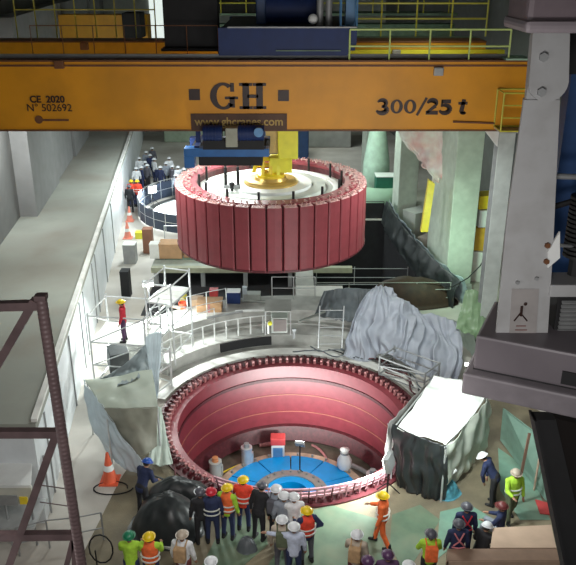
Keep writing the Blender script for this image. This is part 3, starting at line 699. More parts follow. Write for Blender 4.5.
obj('machine_panel', B().bb(N_(554, 200, 12.2).x, 6.2, 12.2, 12.5, 8.6, 12.6), M_machine, nl)
obj('upper_dark_panel', B().bb(N_(558, 100, 12.1).x, 6.2, 12.1, 12.4, 12.6, 15), M_black, nl)
obj('guard_pipe', B().tube(N_(553, 176, 11.4), N_(610, 178, 11.4), .045, 10), M_grey, nl)
obj('guard_strap', B().tube(N_(553, 207, 11.5), N_(590, 196, 11.5), .05, 8), M_black, nl)
# dark diagonal girder below
A0 = N_(535, 420, 10.6); A1 = N_(570, 590, 9.2); B0 = N_(556, 420, 10.6); B1 = N_(596, 590, 9.2)
dg_ = thing('support_strut', 'black slanting steel strut with brown plate in the bottom right corner', 'strut', A1)
obj('web', B().prism([A0, B0, B1, A1], (0, .25, 0)), M_black, dg_)
obj('side_plate', B().prism([B0+V((0, .05, 0)), N_(640, 440, 10.6)+V((0, .05, 0)), N_(660, 600, 9.2)+V((0, .05, 0)), B1+V((0, .05, 0))], (0, .2, 0)), mat('strut_brown', (.006, .003, .002), .8), dg_)
obj('foot', B().tube(A1+V((.3, .1, 0)), (A1.x+.6, A1.y-.4, 0), .12), M_black, dg_)
obj('flange', B().prism([A0+V((-.02, -.05, 0)), A0+V((.03, -.05, 0)), A1+V((.03, -.05, 0)), A1+V((-.02, -.05, 0))], (0, .35, 0)), M_black, dg_)

# ------------------------------------------------------------------ near lattice frame on the left
def truss_mat():
    m = mat('ribbed_post', (.24, .165, .165), .45, var=.15, scale=5); nt = m.node_tree; wv = nt.nodes.new('ShaderNodeTexWave'); wv.bands_direction = 'Z'; wv.inputs['Scale'].default_value = 7
    tc_ = nt.nodes.new('ShaderNodeTexCoord'); nt.links.new(tc_.outputs['Object'], wv.inputs['Vector']); bp = nt.nodes.new('ShaderNodeBump'); bp.inputs['Strength'].default_value = .5; bp.inputs['Distance'].default_value = .01
    nt.links.new(wv.outputs['Fac'], bp.inputs['Height']); nt.links.new(bp.outputs['Normal'], nt.nodes['Principled BSDF'].inputs['Normal']); return m
M_rib = truss_mat()
TY = 6.
T0 = P(41, 297, Y=TY); T1 = P(84, 580, Y=5.85)
lt = thing('lattice_frame', 'dark mauve steel lattice frame close to the camera at lower left', 'frame', (T1.x, T1.y, 0))
obj('post', B().tube(T0, T1, .05, 12), M_rib, lt, 'auto'); obj('post_cap', B().box(T0+V((0, 0, .0)), (.1, .1, .05), bev=.01), M_truss, lt)
obj('post_foot', B().tube(T1, (T1.x+.6, T1.y, 0), .042, 12), M_truss, lt)
def brace(p, q, w, name='diagonal', h=None):
    a = P(p[0], p[1], Y=p[2] if len(p) > 2 else TY); c = P(q[0], q[1], Y=q[2] if len(q) > 2 else TY); d = c-a; b = B()
    m_ = Matrix.Translation((a+c)/2) @ d.to_track_quat('Z', 'Y').to_matrix().to_4x4() @ Matrix.Diagonal((w, w if h is None else h, d.length, 1))
    bmesh.ops.create_cube(b.bm, size=1, matrix=m_); obj(name, b, M_truss, lt)
brace((-60, 307), (42, 305), .075, 'rail'); brace((35, 300), (-40, 430), .07); brace((-60, 433), (60, 433), .075, 'rail'); brace((57, 432), (4, 580), .07)
brace((-60, 537), (76, 535), .075, 'rail'); brace((76, 528), (58, 600), .05); brace((74, 522), (76, 600), .05)
for y0 in (485, 502): 
    a = P(40, y0, Y=TY); b_ = P(68, y0+4, Y=TY); obj('safety_wire', B().tube(a, b_, .006, 5), M_truss, lt)

# ------------------------------------------------------------------ columns on the right
for k_, (cxp, Y, w_, lab) in enumerate(((455, 33, 1.5, 'tall concrete column with its front lit pale green, nearest on the right'), (411, 42.4, 1.4, 'grey concrete column behind the hanging red and white tarp'), (375, 51.8, 1.4, 'far concrete column beside the green booth'))):
    pb_ = P(cxp, 282, Y=Y); x = 7.75-.105*(Y-33)
    cb = thing('concrete_column', lab, 'column', (x, Y+.6, 0))
    sh_ = B(); dd_ = 3.4 if k_ == 0 else 1.4
    sh_.box((x, Y+dd_/2, 4.4), (w_-.3, dd_, 8.8), rz=math.radians(6), bev=.04); obj('shaft', sh_, mat('column_concrete', (.48, .53, .46), .85, var=.1, dirt=(.32, .34, .3)), cb)
    obj('corbel', B().box((x-.1, Y+.6, 8.5), (w_+.3, 1.5, .6), rz=math.radians(6)), M_conc, cb)
    obj('plinth', B().box((x, Y+.6, .15), (w_, 1.5, .3), rz=math.radians(6)), M_conc, cb)

sx0, sx1 = P(499, 141, Y=27).x, P(515, 141, Y=27).x
cb = thing('steel_column', 'slim light grey column directly left of the near crane leg', 'column', ((sx0+sx1)/2, 27.3, 0))
obj('front_flange', B().bb(sx0, sx1, 27, 27.05, 0, 8.9), mat('column_paint', (.5, .54, .51), .6, dirt=(.36, .38, .36)), cb)
obj('web', B().bb(sx0+.24, sx1-.24, 27.05, 27.55, 0, 8.9), M_grey, cb); obj('rear_flange', B().bb(sx0, sx1, 27.55, 27.6, 0, 8.9), M_grey, cb)
obj('head_bracket', B().prism([V((sx0, 27.1, 8.9)), V((sx0-.7, 27.1, 8.9)), V((sx0, 27.1, 8.1))], (0, .3, 0)), M_conc_w, cb)
# ------------------------------------------------------------------ tarps
def tarp(name, rows, m, label, cat='tarp', group=None, solid=.012, **k):
    b = drape(rows, **k); xs = [v.co.copy() for v in b.bm.verts]
    c = sum(xs, V((0, 0, 0)))/len(xs); c.z = min(v.z for v in xs)
    if ':' in label:
        key, rest = label.split(':', 1); nm, lab = rest.split(' ', 1); o = obj(nm, b, m, TENTS[key], True, solid); o['label'] = lab; return o
    return base_mesh(b, name, c, m, label, cat, group, True, solid)
TENTS = {'TENT1': thing('work_tent', 'sheeted work tent with bright white roof and black front, right of the pit', 'tent', P(440, 440, z=0)),
 'TENT2': thing('work_tent', 'sheeted tent with flat green grey roof between low building and pit', 'tent', P(122, 430, z=0)),
 'HATCH': thing('sheeted_barrier', 'barrier covered in black and slate plastic along right side of the hatch', 'barrier', P(412, 262, z=0))}
rc_ = random.Random(5)
for i in range(16):
    a0 = math.radians(rc_.uniform(8, 62) if i < 12 else rc_.uniform(150, 215)); n_ = rc_.randint(8, 16); pts = []; r0_ = rc_.uniform(4.62, 5.15)
    for q in range(n_): 
        a = a0+q*.035; rr_ = r0_+.16*math.sin(q*.7+i); pts.append(PC+V((rr_*math.cos(a), rr_*math.sin(a), .19+.08*abs(math.sin(q*.5+i)))))
    side_ = 'right' if i < 12 else 'left'
    base_mesh(B().path(pts, .028, 6), 'loose_cable', pts[0], (M_black, M_tdark, M_redd)[i % 3], '%s cable lying round the %s rim of the pit' % (('black', 'charcoal', 'dark red')[i % 3], side_), 'cable', 'loose %s cables on the %s pit rim' % (('black', 'charcoal', 'dark red')[i % 3], side_))
# big lilac sheet on a scaffold
def Q(px, py, Y): return P(px, py, Y=Y)
tarp('draped_tarp', [
  [Q(372, 287, 28.0), Q(379, 284, 28.1), Q(386, 285, 28.1), Q(400, 296, 27.8), Q(416, 308, 27.6), Q(434, 318, 27.3), Q(456, 322, 26.9)],
  [Q(361, 302, 27.4), Q(374, 300, 27.5), Q(391, 298, 27.3), Q(408, 315, 26.8), Q(426, 328, 26.8), Q(444, 336, 26.3), Q(462, 340, 26.0)],
  [Q(352, 322, 26.9), Q(368, 322, 26.8), Q(388, 320, 26.6), Q(408, 334, 26.0), Q(424, 346, 25.9), Q(446, 354, 25.4), Q(462, 360, 25.2)],
  [Q(346, 342, 26.4), Q(364, 344, 26.2), Q(386, 340, 26.0), Q(404, 350, 25.5), Q(422, 366, 25.2), Q(442, 376, 24.6), Q(458, 378, 24.5)],
  [Q(344, 356, 26.1), Q(364, 362, 25.8), Q(384, 354, 25.6), Q(402, 362, 25.2), Q(424, 378, 24.8), Q(438, 404, 24.0), Q(448, 396, 24.1)]],
  M_tgrey, 'large crumpled lilac grey tarp draped over scaffold behind the pit, peaked at left', nu=190, nv=110, amp=.17, freq=9, seed=3, crumple=.12, cs=1.9)
tarp('draped_tarp', [
  [Q(324, 291, 29.2), Q(345, 288, 29.0), Q(374, 290, 28.8)],
  [Q(318, 305, 28.5), Q(345, 305, 28.3), Q(368, 306, 28.2)],
  [Q(314, 316, 27.9), Q(345, 321, 27.5), Q(362, 325, 27.4)]],
  M_tdark, 'charcoal tarp hung on rail just left of the big lilac sheet', nu=50, nv=24, amp=.07, freq=6, seed=5)
tarp('draped_tarp', [
  [Q(446, 319, 28.4), Q(460, 322, 28.2), Q(476, 328, 27.3)],
  [Q(450, 346, 27.4), Q(462, 350, 27.2), Q(474, 354, 26.5)],
  [Q(446, 374, 26.3), Q(458, 378, 26.1), Q(470, 384, 25.5)],
  [Q(440, 396, 25.2), Q(455, 400, 25.0), Q(468, 402, 24.8)]],
  mat('tarp_sage', (.33, .39, .33), .55, var=.1, scale=1.5), 'pale sage tarp hanging right of the lilac sheet, beside the small lamp', nu=40, nv=40, amp=.04, freq=4, seed=9, crumple=.08)
# white tent right of the pit
zt = 2.0
tarp('tent_sheet', [
  [P(434, 376, z=zt+.15), P(466, 382, z=zt+.2), P(487, 393, z=zt+.1)],
  [P(418, 400, z=zt), P(448, 408, z=zt), P(473, 416, z=zt)],
  [P(397, 428, z=zt-.05), P(425, 437, z=zt), P(446, 445, z=zt-.05)]],
  M_twhite, 'TENT1:roof_sheet brightly lit white sheet roof of work tent right of the pit', nu=40, nv=40, amp=.02, freq=3, seed=11, crumple=.05, vert=False)
tarp('tent_sheet', [
  [P(392, 424, z=zt-.0), P(420, 438, z=zt-.05), P(446, 447, z=zt-.1)],
  [P(392, 450, z=1.1)+V((.0, 0, 0)), P(418, 464, z=1.1), P(448, 470, z=1.1)],
  [P(396, 486, z=.05), P(420, 497, z=.05), P(446, 500, z=.05)]],
  M_tblack, 'TENT1:front_sheet black sheet hanging from the front edge of the white tent', nu=60, nv=30, amp=.07, freq=7, seed=13, crumple=.08)
tarp('tent_sheet', [
  [P(447, 446, z=zt-.1), P(472, 418, z=zt), P(489, 394, z=zt+.1)],
  [P(446, 470, z=1.1), P(472, 444, z=1.1), P(490, 420, z=1.1)],
  [P(444, 495, z=.1), P(468, 468, z=.1), P(486, 446, z=.1)]],
  M_tclear, 'TENT1:side_sheet greyish transparent sheet on the right side of the white tent', nu=50, nv=30, amp=.05, freq=6, seed=15, crumple=.08)
tarp('tent_sheet', [
  [P(388, 424, z=zt-.1), P(410, 400, z=zt-.1), P(436, 376, z=zt)],
  [P(386, 450, z=1.0), P(408, 425, z=1.0), P(434, 400, z=1.0)],
  [P(386, 474, z=.1), P(406, 450, z=.1), P(432, 425, z=.1)]],
  mat('tarp_grey_brown', (.26, .25, .24), .6), 'TENT1:side_sheet dull grey sheet on the pit side of the white tent', nu=40, nv=24, amp=.05, freq=5, seed=17)
tf = TENTS['TENT1']
cn = [P(394, 426, z=zt-.1), P(446, 446, z=zt-.1), P(487, 394, z=zt+.05), P(434, 377, z=zt+.05)]
for c_ in cn: obj('pole', B().tube((c_.x, c_.y, 0), c_, .03, 8), M_galv, tf)
for i in range(4): obj('top_rail', B().tube(cn[i]-V((0, 0, .06)), cn[(i+1) % 4]-V((0, 0, .06)), .025, 8), M_galv, tf)
# light under/above the white tent
tb = thing('work_lamp', 'small white lamp on the edge of the grey crane carriage', 'lamp', P(467, 364, Y=23.6))
# left tent
lz = 2.1
cn2 = [P(106, 407, z=lz-.08), P(157, 406, z=lz-.02), P(151, 372, z=lz), P(87, 380, z=lz-.08)]
for c_ in cn2: obj('pole', B().tube((c_.x, c_.y, 0), c_, .03, 8), M_galv, TENTS['TENT2'])
tarp('tent_sheet', [
  [P(84, 379, z=lz), P(120, 376, z=lz+.05), P(152, 370, z=lz+.1)],
  [P(93, 393, z=lz), P(125, 391, z=lz+.1), P(155, 387, z=lz+.1)],
  [P(104, 408, z=lz), P(130, 408, z=lz+.1), P(158, 407, z=lz+.05)]],
  M_tgreen, 'TENT2:roof_sheet green grey sheet forming the flat roof of the tent left of the pit', nu=30, nv=24, amp=.01, freq=3, seed=21, crumple=.05)
tarp('tent_sheet', [
  [P(104, 408, z=lz), P(130, 408, z=lz+.1), P(158, 407, z=lz+.05)],
  [P(116, 428, z=1.35), P(136, 430, z=1.45), P(157, 428, z=1.4)],
  [P(128, 448, z=.75), P(142, 455, z=.7), P(156, 445, z=.8)]],
  mat('tarp_khaki', (.25, .25, .20), .6), 'TENT2:front_sheet khaki sloping front sheet of the left tent', nu=30, nv=24, amp=.02, freq=3, seed=23, crumple=.05)
tarp('tent_sheet', [
  [P(84, 379, z=lz), P(93, 393, z=lz), P(104, 408, z=lz)],
  [P(87, 416, z=1.2), P(101, 426, z=1.25), P(119, 432, z=1.3)],
  [P(103, 446, z=.35), P(119, 456, z=.35), P(139, 458, z=.6)],
  [P(116, 462, z=.04), P(130, 470, z=.04), P(146, 475, z=.04)]],
  M_tblue, 'TENT2:side_sheet pale blue grey side sheet of the left tent facing the aisle', nu=40, nv=30, amp=.05, freq=5, seed=25, crumple=.05)
tarp('hanging_sheet', [
  [P(145, 336, Y=23.2), P(153, 333, Y=23.1), P(162, 332, Y=23.)],
  [P(147, 365, Y=22.2), P(153, 366, Y=22.1), P(160, 365, Y=22.)],
  [P(151, 395, Y=21.2), P(154, 398, Y=21.1), P(157, 402, Y=21.)],
  [P(155, 408, Y=20.9), P(158, 410, Y=20.8), P(159, 410, Y=20.8)]],
  M_tblue, 'tall pale blue sheet hanging beside the silver scaffold tower', nu=30, nv=40, amp=.06, freq=3, seed=27, crumple=.04)
tarp('hanging_sheet', [
  [P(157, 408, Y=20.8), P(160, 407, Y=20.8), P(162, 409, Y=20.8)],
  [P(152, 440, Y=19.6), P(160, 440, Y=19.7), P(168, 442, Y=19.7)],
  [P(148, 462, Y=19.), P(160, 466, Y=19.), P(173, 464, Y=19.1)]],
  mat('tarp_pale_sage', (.45, .52, .46), .55), 'pale sage sheet hanging at the right corner of the left tent', nu=30, nv=30, amp=.04, freq=4, seed=29)
tarp('hanging_sheet', [
  [P(100, 379, z=2.0), P(122, 366, z=2.2), P(146, 345, z=2.6)],
  [P(102, 384, z=1.9), P(124, 374, z=2.0), P(148, 360, z=2.3)],
  [P(106, 388, z=2.15), P(126, 384, z=2.2), P(150, 374, z=2.2)]],
  M_tblack if False else mat('tarp_slate', (.20, .24, .25), .5), 'TENT2:back_sheet slate grey bunched sheet at the back of the left tent', nu=40, nv=20, amp=.06, freq=4, seed=31, vert=False)
# black tarp heaps
def heap(px, py, rx, ry, h, seed, label, m=M_tblack, rz=0.):
    c = P(px, py, z=0); rows = []
    for i in range(29):
        rad = i/28*1.12; row = []
        for j in range(49):
            a = 2*PI*j/48; f = 1+.18*noise.noise(V((math.cos(a)*1.5, math.sin(a)*1.5, seed)))
            x = rx*rad*f*math.cos(a); y = ry*rad*f*math.sin(a)
            z = h*max(0, 1-rad**2.6)**.75+.12*noise.noise(V((x*2.2, y*2.2, seed)))*(1-rad*.7)+.07*noise.noise(V((math.cos(a)*4, math.sin(a)*4, rad*2+seed)))*rad
            z = max(.02, z)
            x, y = x*math.cos(rz)-y*math.sin(rz), x*math.sin(rz)+y*math.cos(rz)
            row.append(V((c.x+x, c.y+y, z)))
        rows.append(row)
    b = B().grid(rows); bmesh.ops.remove_doubles(b.bm, verts=b.bm.verts, dist=.003)
    return base_mesh(b, 'covered_heap', c, m, label, 'tarp heap', None, True)
heap(168, 528, 1.0, .75, 1.05, 3, 'large rounded heap under shiny black tarp in front of the pit')
heap(182, 501, 1.15, .5, .75, 8, 'smaller heap under black tarp right against the pit rim', rz=-.2)
heap(408, 302, 2.0, .8, 1.2, 12, 'dark brown covered heap behind the big lilac sheet', mat('heap_brown', (.035, .018, .01), .7, var=.4))
# red and white tarp hanging between the columns
tarp('hanging_tarp', [
  [Q(395, 126, 36), Q(425, 122, 35.5), Q(458, 120, 35)],
  [Q(404, 144, 36), Q(428, 150, 35.5), Q(454, 146, 34.8)],
  [Q(420, 160, 35.6), Q(432, 170, 35.2), Q(450, 168, 34.6)],
  [Q(430, 172, 35.2), Q(438, 184, 35), Q(446, 190, 34.6)]],
  None or mat('tarp_red_white', (.74, .70, .68), .6, var=.04, scale=.5, dirt=(.62, .12, .12), dscale=.45, damt=1.), 'white tarp with red patches hanging at an angle beside the columns', nu=50, nv=40, amp=.08, freq=4, seed=41, crumple=.1)
# yellow steel section on column
a = Q(434, 184, 33.5); b_ = Q(425, 232, 33.5)
base_mesh(B().prism([Q(429, 180, 33.6), Q(435, 184, 33.6), Q(428, 232, 33.6), Q(421, 232, 33.6)], (0, .3, 0)), 'yellow_beam', b_, M_yel, 'slim leaning yellow steel beam below the red and white tarp', 'beam')

# sheeting edge along hatch
edge = [P(386, 222, z=0), P(396, 240, z=0), P(412, 262, z=0), P(432, 285, z=0), P(458, 308, z=0)]
tarp('hatch_sheet', [[e+V((0, 0, 1.3)) for e in edge], [e+V((-.25, -.1, .5)) for e in edge], [e+V((-.3, -.1, .02)) for e in edge]], M_tblack, 'HATCH:dark_sheet black plastic sheet along the railing of the right side of the hatch', nu=60, nv=14, amp=.05, freq=10, seed=44, crumple=.06)
tarp('hatch_sheet', [[e+V((.06, 0, 1.37)) for e in edge], [e+V((.3, .05, .6)) for e in edge], [e+V((.35, .05, .02)) for e in edge]], mat('sheet_slate_blue', (.28, .33, .36), .35, var=.2), 'HATCH:aisle_sheet crumpled slate blue plastic sheet on the aisle side of the hatch railing', nu=60, nv=14, amp=.05, freq=9, seed=46, crumple=.08)
def fence(pts, h, label, m, rails=(.5, 1.), r=.025, name='guard_railing', panel=None, base=0.):
    t = thing(name, label, 'railing', pts[0])
    for p_ in pts: obj('post', B().tube(p_, p_+V((0, 0, h)), r, 6), m, t)
    for f_ in rails: obj('rail', B().path([p_+V((0, 0, h*f_)) for p_ in pts], r*.8, 6), m, t)
    if panel:
        for a_, b2 in zip(pts[:-1], pts[1:]): obj('panel', B().grid([[a_+V((0, 0, .05)), b2+V((0, 0, .05))], [a_+V((0, 0, h*.92)), b2+V((0, 0, h*.92))]]), panel, t, solid=.015)
    return t
fence([V((1.2+i*1.5, 31.3, 0)) for i in range(5)], 1.1, 'grey guard railing on the near side of the dark hatch', M_discd, (.35, .7, 1.))
fence([V((1.2+i*1.12, 43.7, 0)) for i in range(5)], 1.1, 'dark guard railing on the far side of the hatch', M_black, (.5, 1.), panel=M_dark)
fence([V((1.5, 37.5, -1.6)), V((3.5, 37.5, -1.6)), V((6.3, 37.5, -1.6))], 1.0, 'pale beams laid across the dark hatch opening', M_galv, (.0, .4, .9), name='hatch_beam')
# beams and slabs in hatch
sl = thing('hatch_cover', 'grey green steel deck covering the hatch left of centre', 'deck', (-3, 34, 0))
obj('deck_plate', B().bb(-6.4, .3, 33.6, 37.3, .85, 1.0), mat('deck_sage', (.30, .34, .29), .6, var=.12, dirt=(.2, .22, .2)), sl)
obj('edge_beam', B().bb(-6.4, 3.0, 33.3, 33.6, .75, 1.0), mat('beam_olive', (.30, .31, .22), .6), sl)
obj('edge_beam', B().bb(-6.4, .3, 37.3, 37.6, .5, .95), M_grey, sl)
for x in (-6.2, -4, -2, .1): obj('leg', B().bb(x-.1, x+.1, 33.4, 33.6, 0, .75), M_grey, sl); obj('leg', B().bb(x-.1, x+.1, 37.3, 37.5, 0, .5), M_grey, sl)
for i in range(3): obj('hatch_lid', B().bb(-5.9+i*1.9, -4.4+i*1.9, 34.4, 36.6, 1.0, 1.05), M_deckg, sl)
fence([V((-6.4+i*1.35, 37.7, 0)) for i in range(6)], 1.6, 'thin galvanised railing at the back of the steel deck', M_galv)
fence([P(272, 300, z=1.1)+V((i*.9, .1, 0)) for i in range(3)], 1.0, 'short railing by grey cabinet at back of the concrete ring', M_galv)
# concrete slab right of the deck
w = B(); w.bb(.35, 2.4, 29.95, 31.2, 0, 1.0); struct('trim_19', w, M_conc_w)
w = B(); w.bb(.35, 1.15, 31.2, 37.5, 0, .95); struct('trim_20', w, M_conc)

# ------------------------------------------------------------------ boxes, cabinets
def crate(name, c, size, m, label, cat='box', rz=0., lid=None, strap=None, group=None):
    c = V(c); t = thing(name, label, cat, c, group)
    obj('body', B().box(c+V((0, 0, size[2]/2)), size, rz=rz, bev=min(size)*.04), m, t)
    obj('lid', B().box(c+V((0, 0, size[2]+.015)), (size[0]*1.03, size[1]*1.03, .04), rz=rz, bev=.008), lid or m, t)
    if strap: obj('strap', B().box(c+V((0, 0, size[2]/2)), (size[0]*.08, size[1]*1.02, size[2]*1.03), rz=rz), strap, t)
    return t
Z1 = 1.1
crate('cardboard_box', P(210, 309, z=Z1), (1.0, .7, .36), M_card, 'wide pale cardboard box at back left of the concrete ring', lid=M_card, strap=M_pink)
crate('cardboard_box', P(197, 305, z=Z1), (.5, .5, .3), mat('card_pale', (.5, .36, .24)), 'small pale carton left against the wide cardboard box')
crate('blue_cooler', P(234, 302, z=Z1), (.55, .4, .5), M_blue, 'dark blue cooler box with white lid beside the cardboard box', 'cooler', lid=M_white)
crate('water_dispenser', P(245, 301, z=Z1), (.18, .18, .62), M_tblue, 'narrow pale blue container right of the blue cooler', 'container', lid=M_tblue)
crate('tool_chest', P(214, 296, z=Z1), (.35, .3, .3), M_redtarp, 'small red case behind the cardboard box', 'case')
crate('grey_chest', P(252, 300, z=Z1), (.01+.7, .4, .3), M_discd, 'low grey chest at the rim of the steel deck', 'chest')
for px, py, c_, lab in ((183, 301, M_yelb, 'small lime yellow bucket beside the silver scaffold'), (183, 309, M_orange, 'orange bucket at the foot of the scaffold'), (172, 297, M_pink, 'pink bundle lying behind the silver scaffold')):
    p = P(px, py, z=Z1); t = thing('bucket', lab, 'bucket', p)
    obj('pail', B().lathe([(.001, 0), (.13, 0), (.18, .3), (.16, .3), (.12, .04), (.001, .04)], p, 16), c_, t, 'auto'); obj('handle', B().path([p+V((-.18, 0, .28)), p+V((-.1, 0, .42)), p+V((.1, 0, .42)), p+V((.18, 0, .28))], .012, 5), M_grey, t)
crate('dark_chest', P(196, 318, z=.56), (1.1, .5, .35), mat('slate', (.2, .23, .25)), 'long slate grey chest on the ring step near the scaffold', 'chest', rz=.35)
fence([PC+V((5.75*math.cos(math.radians(a)), 5.75*math.sin(math.radians(a)), .5)) for a in range(96, 147, 5)], .75, 'white curved pipe railing on the concrete ring left of the grey cabinet', M_white, (1.,), r=.03)
fence([PC+V((6.9*math.cos(math.radians(a)), 6.9*math.sin(math.radians(a)), 1.1)) for a in range(112, 142, 7)], 1.0, 'thin grey railing on the upper step of the concrete ring', M_galv, (.5, 1.), r=.02)
for i, (px, py, l_, m_, lab) in enumerate(((165, 306, 1.6, M_wood, 'pale timber lying behind the scaffold towers'), (262, 303, 2.0, M_discd, 'dark steel bar lying at the back of the ring near the deck'), (250, 312, 1.2, M_white, 'white pipe lying on ring right of the blue cooler'), (225, 316, 1.5, M_grey, 'grey pipe lying below the wide cardboard box'), (312, 318, 1.4, M_discd, 'grey steel bar lying right of the grey cabinet'))):
    q = P(px, py, z=Z1)+V((0, 0, .06)); an = .3*i-.5; d_ = V((math.cos(an), math.sin(an), 0))*l_/2
    base_mesh(B().tube(q-d_, q+d_, .055, 8), 'loose_pipe', q, m_, lab, 'pipe')
# electrical cabinet on ring
p = P(278, 335, z=Z1); t = thing('electrical_cabinet', 'grey frame cabinet with yellow lamp on the concrete ring, centre', 'cabinet', p)
obj('body', B().box(p+V((0.05, .3, .38)), (.62, .5, .62), bev=.02), M_discd, t); obj('door', B().box(p+V((.08, .04, .38)), (.5, .03, .5)), mat('cab_brown', (.16, .13, .12)), t)
obj('roof_plate', B().box(p+V((0, .5, 1.0)), (1.0, 1.1, .04)), M_conc, t)
for sx in (-.48, .48):
    for sy in (-.0, 1.0): obj('leg', B().tube(p+V((sx, sy, 0)), p+V((sx, sy, 1.0)), .02, 6), M_galv, t)
obj('warning_lamp', B().sph(p+V((-.3, -.02, .5)), .09), M_yelb, t, True); obj('white_panel', B().box(p+V((-.37, .02, .3)), (.07, .03, .5)), M_white, t)
p = P(294, 338, z=Z1); base_mesh(B().tube(p, p+V((0, 0, .35)), .05, 8).box(p+V((0, 0, .35)), (.16, .12, .08)), 'bollard', p, M_grey, 'short grey post right of the electrical cabinet', 'post')
# ladder by the tarp
def ladder(a, b_, label, w_=.42, n=9, m=M_grey):
    t = thing('ladder', label, 'ladder', a); d = V((w_/2, 0, 0))
    for s_ in (-1, 1): obj('rail', B().tube(a+d*s_, b_+d*s_, .025, 6), m, t)
    for i in range(n): c = a.lerp(b_, (i+.5)/n); obj('rung', B().tube(c-d, c+d, .018, 6), m, t)
ladder(P(330, 348, z=.6), P(332, 306, z=2.4), 'short galvanised ladder standing left of the lilac tarp', .9, 5)
# stuff at the left near the aisle
crate('equipment_cabinet', P(131, 262, z=0), (.62, .6, 1.0), M_grey, 'grey equipment cabinet with pale top in the aisle', 'cabinet', lid=M_white)
crate('control_cabinet', P(127, 296, z=0), (.4, .5, 1.25), M_black, 'narrow black cabinet beside the aisle behind the scaffold', 'cabinet')
crate('pallet_stack', P(149, 252, z=0), (.5, .5, 1.3), mat('brown_panel', (.28, .13, .08)), 'upright reddish brown panel stack beside the aisle', 'panels')
crate('cardboard_box', P(172, 256, z=1.06), (1.1, .8, .7), M_card, 'brown cardboard box under the left side of the rotor')
crate('cardboard_box', P(156, 257, z=1.06), (.5, .5, .7), M_conc_w, 'white carton between the brown box and the panel stack')
crate('cardboard_box', P(193, 255, z=1.06), (.8, .8, .6), M_card, 'small brown box under rotor, right of the larger one')
crate('yellow_bin', P(140, 238, z=0), (.45, .4, .35), M_yelb, 'small bright yellow bin in the aisle by the far pit', 'bin')
def cone(px, py, h, label, m=M_orange, z=0):
    p = P(px, py, z=z); t = thing('traffic_cone', label, 'cone', p)
    obj('base', B().box(p+V((0, 0, .02)), (h*.55, h*.55, .04), bev=.01), m, t); obj('body', B().lathe([(h*.22, .04), (h*.04, h), (.001, h)], p, 20), m, t, 'auto')
    obj('stripe', B().lathe([(h*.155, h*.42), (h*.12, h*.6)], p, 20), M_white, t, True)
cone(110, 481, 1.0, 'large orange cone with white stripe beside the left tent'); cone(128, 238, .95, 'orange cone in the aisle nearest the yellow bin', mat('cone_coral', (.75, .25, .18))); cone(130, 221, .9, 'faded orange cone farther up the aisle', mat('cone_coral', (.75, .25, .18)))
# cable loop on floor near cone
p = P(112, 488, z=.03)
base_mesh(B().path([p+V((.45*math.cos(a*.35)*(1+.02*a), .3*math.sin(a*.35), 0)) for a in range(19)], .02, 6), 'cable', p, M_black, 'black cable loop on the floor beside the large orange cone', 'cable')
# white unit bottom left
p = P(18, 560, z=0)
t = thing('white_cabinet', 'white flat-topped unit with yellow label behind the lattice frame', 'cabinet', P(12, 560, z=0))
a = P(-6, 447, z=1.9); 
obj('top', B().prism([P(-20, 430, z=1.9), P(34, 430, z=1.9), P(31, 488, z=1.9), P(-20, 488, z=1.9)], (0, 0, .08)), M_white, t)
obj('front', B().prism([P(-20, 488, z=1.9), P(31, 488, z=1.9), P(31, 488, z=1.9)-V((0, 0, .5)), P(-20, 488, z=1.9)-V((0, 0, .5))], (0, .1, 0)), mat('cab_buff', (.55, .55, .48)), t)
q = P(8, 500, z=1.7); obj('vent', B().box(q+V((0, -.02, 0)), (.5, .03, .3)), M_grey, t); q = P(24, 500, z=1.7); obj('label_plate', B().box(q+V((0, -.02, 0)), (.2, .03, .22)), M_yel, t)
for px in (-15, 2, 28):
    q = P(px, 486, z=1.9); obj('leg', B().tube((q.x, q.y, 0), (q.x, q.y, 1.9), .03, 6), M_grey, t); obj('leg', B().tube((q.x, q.y+1.3, 0), (q.x, q.y+1.3, 1.9), .03, 6), M_grey, t)
obj('shelf', B().prism([P(-20, 530, z=.8), P(34, 530, z=.8), P(34, 530, z=.8)+V((0, 1.2, 0)), P(-20, 530, z=.8)+V((0, 1.2, 0))], (0, 0, .05)), M_galv, t)
fence([P(20, 556, z=0), P(50, 548, z=0), P(80, 545, z=0), P(104, 540, z=0)], .9, 'low pipe barrier across the bottom left corner', M_grey, (.45, 1.))
p = P(103, 566, z=0)
base_mesh(B().path([p+V((.3*math.cos(a*.5), 0, .55+.45*math.sin(a*.5))) for a in range(14)], .02, 6).tube(p+V((-.15, 0, 0)), p+V((-.15, 0, .5)), .02), 'hose_reel', p, M_black, 'black coiled hose hanging on the low pipe barrier', 'hose')

